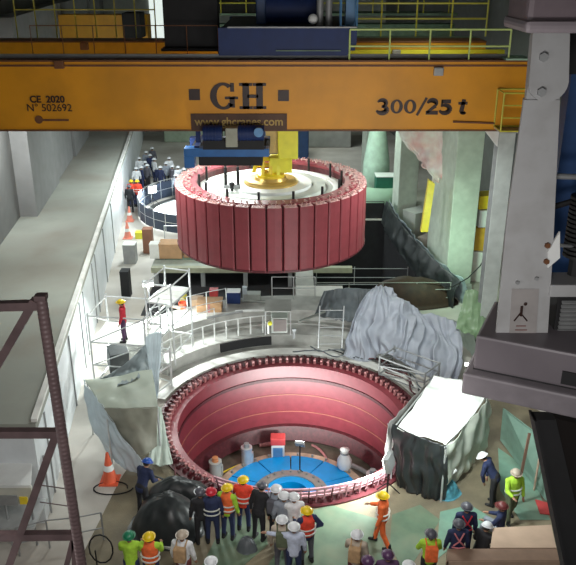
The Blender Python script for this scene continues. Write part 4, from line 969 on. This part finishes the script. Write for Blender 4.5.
# scaffold tower left of ring
def scaffold(c, w_, d_, h, levels, label, m=M_galv, plat=None, rz=0.):
    t = thing('scaffold_tower', label, 'scaffold', c); rot = Matrix.Rotation(rz, 3, 'Z')
    q = lambda x, y, z: V(c)+rot @ V((x*w_/2, y*d_/2, 0))+V((0, 0, z))
    for sx in (-1, 1):
        for sy in (-1, 1): obj('standard', B().tube(q(sx, sy, 0), q(sx, sy, h), .035, 8), m, t)
    for lv in levels:
        for s_ in (-1, 1): obj('ledger', B().tube(q(-1, s_, lv), q(1, s_, lv), .028, 6), m, t); obj('transom', B().tube(q(s_, -1, lv), q(s_, 1, lv), .028, 6), m, t)
    for l0, l1 in zip(levels[:-1], levels[1:]):
        obj('brace', B().tube(q(-1, -1, l0), q(1, -1, l1), .022, 6), m, t); obj('brace', B().tube(q(-1, -1, l1), q(-1, 1, l0), .022, 6), m, t)
    for lv in (plat or ()):
        for k in range(4): obj('plank', B().box(V(c)+rot @ V((0, d_*(-.375+.25*k), 0))+V((0, 0, lv+.03)), (w_*1.02, d_*.235, .05), rz=rz), M_conc_w, t)
    return t
sc1 = P(136, 372, z=0)
scaffold(V((-5.75, 24.5, 0)), 2.0, 1.7, 3.1, (.3, 1.1, 2.0, 3.0), 'silver scaffold tower with planked platform left of the concrete ring', plat=(1.95,), rz=-.15)
scaffold(V((-4.35, 25.6, .6)), 1.0, 1.6, 3.2, (.5, 1.6, 2.4, 3.1), 'taller silver scaffold tower right of the planked one', plat=(2.35,), rz=-.3)
scaffold(P(166, 402, z=0)+V((-.45, .6, 0)), .7, 1.0, 1.7, (.3, 1.0, 1.6), 'small silver scaffold at the left rim of the pit', rz=-.5)
scaffold(P(408, 382, z=0), 1.9, 1.0, .95, (.2, .55, .9), 'dark scaffold frame under the lilac tarp at pit rim', m=M_grey, rz=-.7)
fence([P(165, 352, z=.2), P(190, 340, z=.3), P(215, 331, z=.5)], 1.0, 'bent silver railing on the concrete ring beside the scaffold', M_galv)
floodlight(148, 283, 'bright round floodlight on top of the silver scaffold tower', Y=27.5, size=.4, face=(.1, -.5, -.6), power=500, stand=1.6)
floodlight(467, 364, 'small glaring lamp in front of the sage tarp', Y=23.6, size=.14, face=(-.2, -1, -.1), power=0, stand=1.2)
bpy.data.objects.remove(tb)
# rebar / clutter: dark steel pieces on left tent's back
p = P(120, 352, z=.0)
base_mesh(B().box(P(118, 358, z=.9), (.7, .6, .9), rz=.4, rx=.3, bev=.03), 'covered_pump', P(118, 365, z=.4), mat('pump_slate', (.07, .08, .085)), 'dark covered pump under the planked scaffold', 'pump')

# ------------------------------------------------------------------ far pit with white cover
fc = thing('pit_cover', 'brightly lit white conical cover sheet over the far pit, left of the rotor', 'cover', (P2.x, P2.y, 0))
obj('sheet', B().lathe([(R2-.6, .0), (2.4, .5), (.8, .8), (.001, .9)], P2, 48), mat('cover_white', (.85, .9, .98), .5, ), fc, True)
obj('rim', B().ring(P2, R2-.6, R2-.5, -.1, .05, 64), M_galv, fc)
fence([P2+V((4.5*math.cos(math.radians(a)), 4.5*math.sin(math.radians(a)), 0)) for a in range(95, 330, 12)], 1.2, 'dark blue round barrier fence around the far pit', M_galv, (.5, 1.), panel=mat('fence_slate', (.035, .05, .085), .5))
floodlight(152, 189, 'bright lamp on a stand by the round fence of the far pit', Y=46.5, size=.5, face=(.6, -1, -.2), power=300, stand=1.05)
# blue gantry behind the far people, green booth
# green booth and wall, right of rotor
gw = thing('green_hoarding', 'pale green curved hoarding far behind the rotor on the right', 'hoarding', P(380, 215, z=0))
ctr = P(380, 205, z=0)
obj('lower_panel', B().lathe([(1.9, 0), (1.9, 1.6)], ctr, 24, math.radians(160), math.radians(380)), M_greenp, gw, True, .05)
obj('mast', B().lathe([(.9, 0), (.8, 2.5), (.5, 4.5), (.12, 6.)], ctr+V((-.2, 1.2, 0)), 20), mat('mint', (.5, .68, .55)), gw, True, .05)
p = P(385, 207, z=0); crate('site_booth', p+V((0, -.6, 0)), (1.5, 1.0, 2.2), mat('booth_green', (.02, .16, .10)), 'dark green site booth in front of the pale hoarding', 'booth', lid=M_white)
# far storage / wall equipment
crate('far_container', (-7.5, 66, 0), (6, 2.4, 2.6), mat('container_sage', (.32, .40, .30)), 'pale green container by the far end wall', 'container')
crate('far_container', (-1.0, 60, 0), (5.2, 2.4, 2.6), M_machine, 'dark blue container behind the crowd at the far pit', 'container')
crate('far_container', (3.2, 64, 0), (4, 2.4, 3.6), M_conc, 'grey container behind the hook block at the end of the hall', 'container')
base_mesh(B().path([P(440, 285, Y=31.5), P(452, 287, Y=31), P(468, 278, Y=30.5), P(480, 266, Y=30), P(497, 240, Y=28.5)], .025, 6), 'hanging_cable', P(440, 285, Y=31.5), M_black, 'dark cable sagging between the lit concrete column and the slim grey column', 'cable')
for i, (px, z_, sz, m_, lab) in enumerate(((487, 0, (1.2, 1.0, 1.5), M_conc_w, 'white crate at the bottom of the stack behind the slim grey column'), (485, 1.57, (1.1, .9, 1.1), mat('crate_amber', (.6, .35, .03)), 'amber crate second in the stack behind the slim grey column'), (488, 2.74, (1.0, .9, .8), M_white, 'white box third in the stack behind the slim grey column'), (484, 3.62, (.9, .8, .6), M_yel, 'yellow box on top of the stack behind the slim grey column'))):
    q = P(px, 200, Y=34.5); crate('storage_crate', (q.x, 34.5, z_), sz, m_, lab, 'crate', rz=.15*i-.2)
# clutter along the right wall between column and leg
for i, (px, py, Yz, sz, m_, lab) in enumerate(((487, 275, 0, (1.4, 1., 1.6), M_woodd, 'dark brown crate behind the lit column'), (488, 236, 0, (1.6, 1.2, 1.6), M_teal if False else mat('teal_box', (.04, .14, .14)), 'dark teal crate behind the lit column'), (478, 236, 0, (1.2, 1, 1.5), M_wood, 'pale wooden crate near the right wall, topmost in view'), (408, 236, 0, (1.5, 1, 1.4), M_conc, 'grey box at the foot of the far column'), (420, 262, 0, (1.1, 1, 1.2), mat('debris', (.25, .2, .18)), 'brown box beside the hatch sheeting'))):
    crate('storage_crate', P(px, py, z=Yz)+V((.6 if px < 450 else -1.0, .4, 0)), sz, m_, lab, 'crate', rz=.2*i)
# green lit scrap sheets lower right
tarp('leaning_sheet', [[Q(466, 290, 28), Q(476, 292, 27.8), Q(486, 306, 27.5)], [Q(458, 318, 27), Q(474, 322, 26.8), Q(488, 330, 26.5)], [Q(456, 330, 26.5), Q(470, 334, 26.2), Q(484, 338, 26)]], mat('sheet_mint', (.22, .33, .19), .4), 'mint green plastic sheet below the lit column', nu=30, nv=20, amp=.06, freq=3, seed=51, crumple=.1)
# green board panels at lower right by the wall
def board(pts, z, m, label, name='floor_board', th_=.03, cat='board'):
    ps = [P(x, y, z=z) for x, y in pts]; c = sum(ps, V((0, 0, 0)))/len(ps)
    return base_mesh(B().prism(ps, (0, 0, th_)), name, c, m, label, cat)
base_mesh(B().prism([P(503, 408, z=1.6), P(545, 440, z=1.6), P(545, 500, z=.05), P(500, 440, z=.05)], (.05, -.03, .0)), 'leaning_board', P(520, 460, z=.0), mat('board_mint', (.20, .32, .26), .55, dirt=(.13, .2, .17)), 'large mint green board leaning at the right, behind the lime vest worker', 'board')
board([(330, 505), (380, 520), (385, 560), (300, 600), (262, 575), (300, 515)], .014, M_green, 'large green sheet on floor in front of the workers, centre', 'floor_sheet', .01, 'sheet')
board([(225, 520), (262, 512), (268, 545), (215, 590), (200, 570)], .014, M_green, 'green sheet on the floor behind the orange vests', 'floor_sheet', .01, 'sheet')
board([(392, 515), (420, 505), (440, 520), (425, 545), (405, 575), (390, 545)], .014, M_green, 'green sheet on floor right of the orange worker', 'floor_sheet', .01, 'sheet')
board([(440, 512), (470, 505), (495, 520), (455, 545), (436, 560)], .014, mat('sheet_aqua', (.19, .34, .26), .6, dirt=(.2, .22, .15)), 'aqua green sheet on floor by the patterned jackets', 'floor_sheet', .01, 'sheet')
board([(498, 448), (530, 470), (550, 520), (520, 520), (500, 490)], .014, mat('sheet_aqua', (.19, .34, .26), .6, dirt=(.2, .22, .15)), 'aqua green sheet under the lime vest worker', 'floor_sheet', .01, 'sheet')
board([(535, 500), (556, 506), (562, 516), (540, 514)], .03, M_redtarp, 'flat red sheet near bottom right strut', 'floor_sheet', .03, 'sheet')
base_mesh(B().box(P(522, 470, z=1.2), (.07, .05, 2.4), ry=.05), 'timber_post', P(522, 500, z=0), M_woodd, 'upright dark timber post right of the lime vest worker', 'post')
base_mesh(B().tube(P(534, 490, z=.02), P(541, 448, z=1.6), .03), 'pipe_pole', P(534, 490, z=0), M_wood, 'pale pole leaning on the mint green board', 'pole')
# wooden crates bottom right
a = P(490, 549, z=1.0)
t = thing('wooden_crate', 'large pale plywood crate in the bottom right corner', 'crate', P(520, 560, z=0))
pz = 1.0
obj('top', B().prism([P(490, 549, z=pz), P(556, 549, z=pz), P(551, 526, z=pz), P(493, 529, z=pz)], (0, 0, .04)), M_wood, t)
fr = [P(490, 549, z=pz), P(556, 549, z=pz)]; obj('front', B().prism([fr[0], fr[1], fr[1]-V((0, 0, 1.0)), fr[0]-V((0, 0, 1.0))], (0, .04, 0)), M_woodd, t)
bk = [P(493, 529, z=pz), P(551, 526, z=pz)]; obj('side', B().prism([fr[0], bk[0], bk[0]-V((0, 0, 1)), fr[0]-V((0, 0, 1))], (.04, 0, 0)), M_wood, t); obj('back', B().prism([bk[0], bk[1], bk[1]-V((0, 0, 1)), bk[0]-V((0, 0, 1))], (0, -.04, 0)), M_wood, t)
t = thing('wooden_bench', 'long brown timber box running along the bottom edge at right', 'box', P(500, 590, z=0))
a, b_ = P(447, 562, z=1.0), P(560, 562, z=1.0)
obj('top', B().prism([P(447, 562, z=.98), P(560, 562, z=.98), P(560, 550, z=.98), P(447, 550, z=.98)], (0, 0, .04)), mat('wood_brown', (.26, .17, .12), .7), t)
obj('front', B().prism([a, b_, b_-V((0, 0, 1)), a-V((0, 0, 1))], (0, .04, 0)), mat('wood_mid', (.42, .30, .22), .7), t)
a2 = P(447, 550, z=1.0); obj('side', B().prism([a, a2, a2-V((0, 0, 1)), a-V((0, 0, 1))], (.04, 0, 0)), mat('wood_brown', (.26, .17, .12)), t)
for px, py in ((222, 532), (224, 548)): pass
for i, (x0, y0, x1, y1) in enumerate(((192, 529, 215, 534), (190, 543, 214, 549), (216, 528, 217, 560))):
    a, b_ = P(x0-38, y0, z=.05), P(x1-38, y1, z=.05); d = b_-a; b = B()
    m_ = Matrix.Translation((a+b_)/2) @ d.to_track_quat('X', 'Z').to_matrix().to_4x4() @ Matrix.Diagonal((d.length, .1, .07, 1)); bmesh.ops.create_cube(b.bm, size=1, matrix=m_)
    base_mesh(b, 'timber_batten', (a+b_)/2, M_conc_w, ['white batten on the floor just below the black heap', 'second white batten, nearer the bottom edge than the black heap', 'white batten pointing towards the camera right of the black heap'][i], 'batten')
# blue bag by the tent
heap(443, 493, .45, .35, .5, 33, 'teal bundle of cloth beside the bending worker', mat('bundle_teal', (.06, .22, .28), .5, var=.5, scale=6))
base_mesh(B().tube(P(440, 482, z=.5), P(456, 470, z=.7), .05), 'white_tube', P(444, 484, z=.45), M_white, 'white tube lying on the teal bundle', 'tube')
heap(247, 549, .0+.28, .25, .35, 40, 'dark bag on the floor between vests and white helmets', M_tdark)

# ------------------------------------------------------------------ people
def caps(b, p0, r0, p1, r1, sx=1., sy=1., n=None):
    p0, p1 = V(p0), V(p1); n = n or max(3, int((p1-p0).length/max(.02, min(r0, r1)*.7)))
    for i in range(n+1):
        t = i/n; b.sph(p0.lerp(p1, t), r0+(r1-r0)*t, (sx, sy, 1), 10, 7)
_u = bmesh.new(); bmesh.ops.create_uvsphere(_u, u_segments=10, v_segments=7, radius=1); UV_ = [tuple(v.co) for v in _u.verts]; _u.verts.index_update(); UF_ = [[v.index for v in f.verts] for f in _u.faces]; _u.free()
class R:
    def __init__(s): s.v = []; s.f = []
    def sph(s, c, r, sc=(1, 1, 1), *a):
        n = len(s.v); x, y, z = c; a_, b_, c_ = r*sc[0], r*sc[1], r*sc[2]
        s.v += [(x+q[0]*a_, y+q[1]*b_, z+q[2]*c_) for q in UV_]; s.f += [[i+n for i in f] for f in UF_]; return s
PEND = []
def remeshed(b, name, m, parent, vox):
    me = bpy.data.meshes.new(name); me.from_pydata(b.v, [], b.f); me.materials.append(m); o = bpy.data.objects.new(name, me); C.objects.link(o)
    md = o.modifiers.new('r', 'REMESH'); md.mode = 'VOXEL'; md.voxel_size = vox; md.use_smooth_shade = True
    s = o.modifiers.new('s', 'SMOOTH'); s.iterations = 2; s.factor = .5
    PEND.append(o); o.parent = parent; return o
def person(px, py, label, facing=180., shirt='navy', trousers='navy', helmet='white', vest=None, arms=('down', 'down'), lean=0., pose='stand', pack=None, z=1.72, ground=0., detail=True, name='person', group=None, h=1., straps=None):
    """px,py: where the head is; facing in degrees, 0 = away from the camera"""
    lr = math.radians(lean)
    hipz = {'stand': .92, 'sit': .45, 'crouch': .42, 'walk': .90}[pose]
    def up(p):     # upper body rotates about the hips; local front is +y
        p = V(p); q = V((p.x, p.y*math.cos(lr)+(p.z-.92)*math.sin(lr), -p.y*math.sin(lr)+(p.z-.92)*math.cos(lr)+hipz)); return q
    head = up((0, .02, 1.60))
    zt_ = head.z*h+ground
    loc = P(px, py, z=zt_)
    rz = math.radians(facing)
    hr = Matrix.Rotation(rz, 3, 'Z') @ V((head.x, head.y, 0))*h
    base = V((loc.x-hr.x, loc.y-hr.y, ground))
    t = thing(name, label, 'person', (0, 0, 0), group)
    S = {}
    for s in (-1, 1): S[s] = V((s*.19, 0, 1.40))
    ARM = {'down': ((.26, .0, 1.12), (.27, .08, .88)), 'fwd': ((.25, .14, 1.16), (.20, .38, 1.14)), 'hip': ((.36, -.06, 1.18), (.19, .08, 1.02)), 'out': ((.42, .1, 1.34), (.66, .16, 1.33)),
           'cross': ((.26, .12, 1.15), (.02, .24, 1.18)), 'low': ((.24, .18, 1.2), (.16, .3, .96)), 'back': ((.27, -.10, 1.14), (.1, -.16, .98))}
    J = {}
    for s, k in zip((-1, 1), arms):
        e, w = ARM[k]; J[s] = (up(S[s]), up((s*e[0], e[1], e[2])), up((s*w[0], w[1], w[2])))
    if pose == 'stand': L = {s: (V((s*.10, 0, .90)), V((s*.12, .02, .50)), V((s*.13, -.01, .09))) for s in (-1, 1)}
    elif pose == 'walk': L = {s: (V((s*.10, 0, .90)), V((s*.12, .10*s+.04, .50)), V((s*.13, .22*s-.02, .10))) for s in (-1, 1)}
    elif pose == 'sit': L = {s: (V((s*.10, 0, .45)), V((s*.16, .42, .48)), V((s*.15, .46, .09))) for s in (-1, 1)}
    else: L = {s: (V((s*.10, 0, .42)), V((s*.2, .34, .50)), V((s*.16, .06, .09))) for s in (-1, 1)}
    lastp = L[1][0]
    # body: one continuous surface
    b = R()
    hp = V((0, 0, hipz))
    caps(b, up((0, 0, .94)), .125, up((0, 0, 1.12)), .115, 1.15, .85); caps(b, up((0, 0, 1.12)), .115, up((0, 0, 1.34)), .14, 1.25, .8)
    caps(b, up((0, -.01, 1.40)), .06, up((0, .01, 1.54)), .055)
    b.sph(head, .105, (.82, .98, 1.15)); b.sph(head+up((0, .11, 1.60))-up((0, .02, 1.60)), .025); b.sph(up((0, .045, 1.53)), .06)
    for s in (-1, 1): b.sph(up((s*.088, .01, 1.60)), .026, (.5, 1, 1.3)); b.sph(up((s*.035, .1, 1.57)), .022)
    for s in (-1, 1):
        a, e, w = J[s]; caps(b, up((s*.08, 0, 1.40)), .075, a, .062); caps(b, a, .058, e, .043); caps(b, e, .043, w, .028)
        d = (w-e).normalized(); side = d.cross(V((0, 0, 1))); side = side.normalized() if side.length > .1 else V((0, 1, 0))
        palm = w+d*.09; caps(b, w, .028, palm, .034, n=3)
        if detail:
            for k in range(4):
                f0 = palm+side*(k-1.5)*.019; ln = (.06, .075, .07, .052)[k]; f1 = f0+d*ln*.6; f2 = f1+(d*.7+V((0, 0, -.5))+up((0, .1, 0))*0).normalized()*ln*.5
                caps(b, f0, .0105, f1, .0095, n=4); caps(b, f1, .0095, f2, .008, n=3)
            caps(b, w+d*.03+side*.03, .012, w+d*.085+side*.062, .0095, n=4)
        hj, kn, an = L[s]; caps(b, hj, .088, kn, .057); caps(b, kn, .055, an, .038); caps(b, an, .04, an+V((0, .13, -.05)), .032)
    remeshed(b, 'body', M_skin, t, .0125 if detail else .03)
    # clothes
    b = R(); g = .018
    caps(b, up((0, 0, .90)), .14+g, up((0, 0, 1.12)), .125+g, 1.15, .85); caps(b, up((0, 0, 1.12)), .125+g, up((0, 0, 1.34)), .145+g, 1.25, .8)
    for s in (-1, 1):
        a, e, w = J[s]; caps(b, up((s*.08, 0, 1.395)), .08+g, a, .066+g); caps(b, a, .06+g, e, .048+g); caps(b, e, .047+g, w-(w-e).normalized()*.03, .034+g)
    remeshed(b, 'jacket', cloth(shirt), t, .02)
    b = R(); caps(b, V((0, 0, hipz+.04)), .15, V((0, .0, hipz-.02)), .15, 1.1, .85)
    for s in (-1, 1):
        hj, kn, an = L[s]; caps(b, hj, .105, kn, .075); caps(b, kn, .073, an+V((0, 0, .02)), .06)
    remeshed(b, 'trousers', cloth(trousers), t, .02)
    for s in (-1, 1):
        an = L[s][2]; b = R(); caps(b, an+V((0, -.03, -.03)), .055, an+V((0, .15, -.045)), .042); caps(b, an, .058, an+V((0, 0, .08)), .06, n=3); remeshed(b, 'boot', M_warn if trousers != 'teal' else cloth('teal'), t, .016)
    if vest:
        b = R(); g2 = .036
        caps(b, up((0, 0, .98)), .135+g2, up((0, 0, 1.12)), .125+g2, 1.15, .85); caps(b, up((0, 0, 1.12)), .125+g2, up((0, 0, 1.345)), .145+g2, 1.22, .8)
        vo = remeshed(b, 'vest', cloth(vest), t, .02)
        for zz in (1.02, 1.16):
            b = B(); r_ = .135+g2+.012; pts = [up((r_*1.2*math.cos(a), r_*.93*math.sin(a), zz)) for a in [2*PI*i/24 for i in range(25)]]; b.path(pts, .02, 6); so = obj('reflective_band', b, mat('reflective', (.62, .64, .6), .3), None); so.parent = vo
    if pack:
        b = B(); c = up((0, -.22, 1.24)); b.box(c, (.30, .16, .40), rx=-lr, bev=.04); bo = obj('backpack', b, cloth(pack), t)
        b = B(); 
        for s in (-1, 1): b.path([up((s*.11, -.15, 1.42)), up((s*.12, .02, 1.49)), up((s*.12, .17, 1.3)), up((s*.13, .14, 1.08))], .02, 6)
        obj('strap', b, cloth(pack), t)
    if straps:
        b = B()
        for s in (-1, 1): b.path([up((s*.13, -.16, 1.12)), up((s*.0, -.185, 1.27)), up((-s*.12, -.1, 1.45))], .02, 6)
        b.path([up((-.16, -.14, 1.06)), up((.0, -.17, 1.05)), up((.16, -.14, 1.06))], .018, 6)
        obj('harness', b, cloth(straps), t)
    if helmet:
        hc = head+up((0, 0, .92+.035))-up((0, 0, .92)); b = B(); prof_ = [(.128*math.cos(a), .105*math.sin(a)) for a in [PI/2*i/7 for i in range(8)]]
        b.lathe(prof_, (0, 0, 0), 24); bmesh.ops.transform(b.bm, matrix=Matrix.Translation(hc) @ Matrix.Rotation(-lr, 4, 'X') @ Matrix.Diagonal((1, 1.12, 1.1, 1)), verts=b.bm.verts); ho = obj('helmet', b, helm(helmet), t, True, .008)
        b = B(); b.ring((0, .01, 0), .12, .155, -.006, .006, 24); bmesh.ops.transform(b.bm, matrix=Matrix.Translation(hc) @ Matrix.Rotation(-lr, 4, 'X') @ Matrix.Diagonal((1, 1.18, 1, 1)), verts=b.bm.verts); bo = obj('brim', b, helm(helmet), None); bo.parent = ho
    b = B(); b.sph(head+(up((0, -.015, .92+.02))-up((0, 0, .92))), .108, (.88, .98, 1.05), 14, 9); obj('hair', b, M_hair, t, True)
    for s in (-1, 1): obj('eye', B().sph(up((s*.036, .115, 1.605)), .013), M_eye, t, True)
    t.location = base; t.rotation_euler = (0, 0, rz); t.scale = (h, h, h)
    return t
ppl = [
 (147, 463, 'worker in blue helmet and dark navy clothes bending beside left tent', dict(facing=-30, shirt='navy', trousers='black', helmet='blue', lean=25, arms=('fwd', 'fwd'))),
 (129, 537, 'worker in green helmet and lime jacket at the bottom edge, left', dict(facing=0, shirt='lime', trousers='navy', helmet='green', arms=('fwd', 'fwd'))),
 (149, 538, 'worker in yellow helmet, orange vest and lime sleeves at the bottom edge', dict(facing=0, shirt='lime', trousers='navy', helmet='yellow', vest='orange', arms=('fwd', 'fwd'))),
 (182, 536, 'person in white shirt and cream helmet with tan harness near bottom edge', dict(facing=-10, shirt='white', trousers='maroon', helmet='beige', arms=('down', 'down'), pack='tan')),
 (211, 563, 'person at the bottom edge of whom only a white helmet shows, left of centre', dict(facing=0, shirt='beige', trousers='navy', helmet='white')),
 (211, 493, 'worker in red helmet and navy coveralls with pale bands, back to camera', dict(facing=0, vest='navy', shirt='navy', trousers='navy', helmet='red')),
 (200, 493, 'worker in black clothes and dark helmet beside the red helmet, at black heap', dict(facing=20, shirt='black', trousers='black', helmet='darkgrey')),
 (227, 489, 'worker in yellow helmet, orange vest and lime sleeves, left of the pair at rim', dict(facing=-20, shirt='lime', trousers='navy', helmet='yellow', vest='orange', arms=('fwd', 'down'))),
 (243, 481, 'worker in yellow helmet and red-orange vest nearest the pit, right of the pair', dict(facing=-10, shirt='redorange', trousers='navy', helmet='yellow', vest='redorange', arms=('fwd', 'hip'))),
 (262, 487, 'person in black clothes leaning over the rim beside the grey jacket', dict(facing=-30, shirt='black', trousers='black', helmet='darkgrey', lean=15)),
 (276, 490, 'person in white helmet and dark grey jacket with backpack at the pit rim', dict(facing=-20, shirt='grey', trousers='black', helmet='white', arms=('fwd', 'down'), pack='darkgrey')),
 (284, 497, 'person in white helmet and grey shirt between backpack and white shirt', dict(facing=0, shirt='grey', trousers='navy', helmet='white', arms=('down', 'fwd'))),
 (294, 498, 'person in white helmet and white shirt at the pit rim, centre', dict(facing=10, shirt='white', trousers='grey', helmet='white', arms=('fwd', 'fwd'))),
 (282, 521, 'person in white helmet carrying an olive backpack, behind the lilac shirt', dict(facing=0, shirt='beige', trousers='darkgrey', helmet='white', pack='olive')),
 (294, 528, 'person in white helmet and lilac shirt stretching left arm out, bottom centre', dict(facing=0, shirt='lilac', trousers='navy', helmet='white', arms=('out', 'down'))),
 (307, 512, 'worker in yellow helmet and red vest with navy sleeves, hand on hip', dict(facing=20, shirt='navy', trousers='darkgrey', helmet='yellow', vest='redorange', arms=('fwd', 'hip'))),
 (383, 497, 'worker in yellow helmet and long orange suit with lime side, alone right of rim', dict(facing=70, shirt='orange', trousers='orange', helmet='yellow', vest='orange', arms=('down', 'fwd'), pose='walk')),
 (357, 536, 'person in white helmet and beige shirt near the bottom edge, right of centre', dict(facing=-15, shirt='beige', trousers='maroon', helmet='white', arms=('fwd', 'down'), pack='tan')),
 (368, 562, 'person in plum jacket at the bottom edge, left of the pair', dict(facing=0, shirt='plum', trousers='navy', helmet='plum')),
 (388, 556, 'person in dark plum jacket at the bottom edge, right of the pair', dict(facing=0, shirt='plum', trousers='navy', helmet='plum', arms=('cross', 'cross'))),
 (409, 567, 'person at the bottom edge showing a white helmet, right of the plum pair', dict(facing=0, shirt='white', trousers='navy', helmet='white')),
 (431, 535, 'worker in grey helmet, lime jacket and orange vest near bottom edge', dict(facing=0, shirt='lime', trousers='black', helmet='darkgrey', vest=None, arms=('cross', 'cross'), pack='orange')),
 (467, 508, 'worker in dark helmet and navy jacket with red crossed straps, standing behind', dict(straps='red', facing=0, shirt='navy', trousers='navy', helmet='darkgrey', pack=None)),
 (459, 525, 'worker in dark helmet and navy jacket with pinkish crossed straps, in front', dict(straps='pinkish', facing=0, shirt='navy', trousers='navy', helmet='darkgrey')),
 (483, 457, 'worker in white helmet and dark navy clothes bending by the white tent', dict(facing=60, shirt='navy', trousers='black', helmet='white', lean=35, arms=('low', 'low'))),
 (502, 507, 'worker in maroon helmet and navy jacket sitting near plywood crate', dict(facing=60, shirt='navy', trousers='grey', helmet='maroon', pose='sit', arms=('fwd', 'fwd'))),
 (516, 474, 'worker in lime jacket and cream helmet walking near the mint green board', dict(facing=190, shirt='lime', trousers='olive', helmet='beige', vest='lime', arms=('down', 'fwd'), pose='walk')),
 (487, 527, 'person in black clothes crouching beside the plywood crate', dict(facing=-40, shirt='black', trousers='black', helmet='white', pose='crouch', arms=('fwd', 'low'), lean=20)),
 (121, 303, 'worker in yellow helmet and red overalls on the silver scaffold platform', dict(facing=90, shirt='red', trousers='plum', helmet='yellow', ground=2.0, h=.92)),
]
import sys
for (px, py, lab, k) in ppl: person(px, py, lab, **k)
# far people beside the second pit
far = [
 (131, 182, 'worker in orange vest at the far pit, left of the orange pair', dict(facing=0, shirt='redorange', trousers='navy', helmet='yellow', vest='redorange')),
 (137, 182, 'worker in orange vest at the far pit, right of the orange pair', dict(facing=0, shirt='redorange', trousers='navy', helmet='yellow', vest='redorange')),
 (129, 187, 'worker in black clothes beside the far orange pair, against the low building', dict(facing=0, shirt='black', trousers='black', helmet='darkgrey')),
]
cs = ['white', 'navy', 'grey', 'black', 'white', 'lilac', 'navy', 'grey']
protos = []
for (px, py, lab, k) in far: person(px, py, lab, detail=False, **k)
crowd_px = [(136, 169), (141, 168), (145, 163), (147, 166), (154, 160), (160, 168), (166, 164), (172, 167), (178, 168), (184, 170), (146, 153), (152, 149), (139, 159), (150, 156), (176, 176), (186, 181), (169, 159)]
lookv = [dict(shirt='white', trousers='navy', helmet='white'), dict(shirt='navy', trousers='navy', helmet='white'), dict(shirt='grey', trousers='black', helmet='white'), dict(shirt='darkgrey', trousers='black', helmet='white')]
words = ['white', 'navy', 'grey', 'dark grey']
where = ['beside the low building, left of the far crowd', 'just behind the orange vest pair', 'behind the orange pair, slightly right', 'near the lamp of the far pit', 'middle of the crowd behind the far pit', 'above the lamp of the far pit', 'right of the crowd behind the lamp', 'behind the far pit, right half of the crowd', 'third from the rotor edge', 'second from the rotor edge', 'in the rear row near the low building', 'rearmost figure of the far crowd', 'second row by the low building', 'middle of the rear row', 'right of the far cover beside rotor', 'rightmost far figure, touching the rotor edge', 'right half of rear row']
for i, (px, py) in enumerate(crowd_px):
    v = i % 4
    lab = 'far figure in %s, white helmet, %s' % (words[v], where[i])
    if i < 4:
        protos.append(person(px, py, lab, facing=random.uniform(-60, 60), detail=False, group='spectators behind the far pit', **lookv[v]))
    else:
        l = P(px, py, z=1.6); dup(protos[v], (l.x, l.y, 0), random.uniform(-1, 1), lab)

dg = bpy.context.evaluated_depsgraph_get(); MAP = {}
for o in PEND:
    me2 = bpy.data.meshes.new_from_object(o.evaluated_get(dg)); me2.materials.clear(); me2.materials.append(o.data.materials[0])
    for f in me2.polygons: f.use_smooth = True
    MAP[o.data.name] = me2
for o in list(C.objects):
    if o.type == 'MESH' and o.data.name in MAP and len(o.modifiers) == 2:
        o.modifiers.clear(); o.data = MAP[o.data.name]

# ------------------------------------------------------------------ light
def area(loc, target, power, size, col=(1, 1, 1), sy=None):
    d = bpy.data.lights.new('hall_light', 'AREA'); d.energy = power; d.size = size; d.color = col
    if sy: d.shape = 'RECTANGLE'; d.size_y = sy
    o = bpy.data.objects.new('hall_light', d); C.objects.link(o); o.location = loc
    o.rotation_euler = (V(loc)-V(target)).to_track_quat('Z', 'Y').to_euler(); return o
# lamps slung under the crane girders, lamps on the columns and unseen fill lights added on the camera side
area((-4.5, 25.6, 8.9), (-4, 24, 0), 420, 1.5, (.92, 1, .97))
area((4.5, 25.6, 8.9), (3.5, 24, 0), 380, 1.5, (.92, 1, .97))
area((-2.0, 30.0, 8.9), (-1, 28, 0), 420, 1.5, (.95, 1, .98))
area((0, 11, 9.0), (0, 21, 0), 330, 3., (1, .97, .93))
area((-5, 6, 9.), (0, 27, 3), 150, 3., (1, .97, .95))
area((3.5, 14, 8.6), (5, 26, 10), 200, 2.0, (1, .95, .9))
area((5, 27.6, 12.6), (5, 30.5, 11), 40, .5, (.95, 1, .8))
area((1.6, 5.0, 10.2), (3.6, 11, 9.8), 170, 1.2, (1, .97, .95))  # unseen fill light added to brighten the near crane leg
area((-1.0, .3, 12.6), (0, 18, 8), 130, 2.0, (1, .95, .93))  # unseen fill added beside the camera so the lattice frame shows
area((-5.2, 44.5, 6.5), (-4.6, 45, 0), 650, 1., (.88, .96, 1))  # unseen light added above the far pit to whiten its cover
area((-6, 40, 9), (-5.5, 40, 0), 900, 3, (.9, 1, 1))
area((4, 45, 9), (5, 40, 0), 500, 3, (.8, 1, .85))
area((1, 60, 9), (0, 60, 0), 480, 4, (.9, 1, .95))
area((6.6, 29.6, 3.0), (7.9, 33.5, 2.6), 120, .6, (.6, 1, .7))
area((-11.0, 30.8, 8.0), (-12.0, 34.2, 5.5), 260, .5, (.95, 1, 1))
area((-9.6, 26.5, 8.6), (-9.6, 27, 3), 130, 1., (.95, 1, .97))
area(tuple(P(440, 400, z=4.2)), tuple(P(442, 412, z=2)), 240, .6, (.9, 1, .97))
w = bpy.data.worlds.new('hall_air'); bpy.context.scene.world = w; w.use_nodes = True
w.node_tree.nodes['Background'].inputs[0].default_value = (.55, .62, .70, 1); w.node_tree.nodes['Background'].inputs[1].default_value = .03
sc = bpy.context.scene
sc.view_settings.view_transform = 'Standard'; sc.view_settings.look = 'None'; sc.view_settings.exposure = 0.; sc.view_settings.gamma = 1.; sc.view_settings.use_curve_mapping = False
sc.cycles.use_denoising = True; sc.cycles.max_bounces = 5
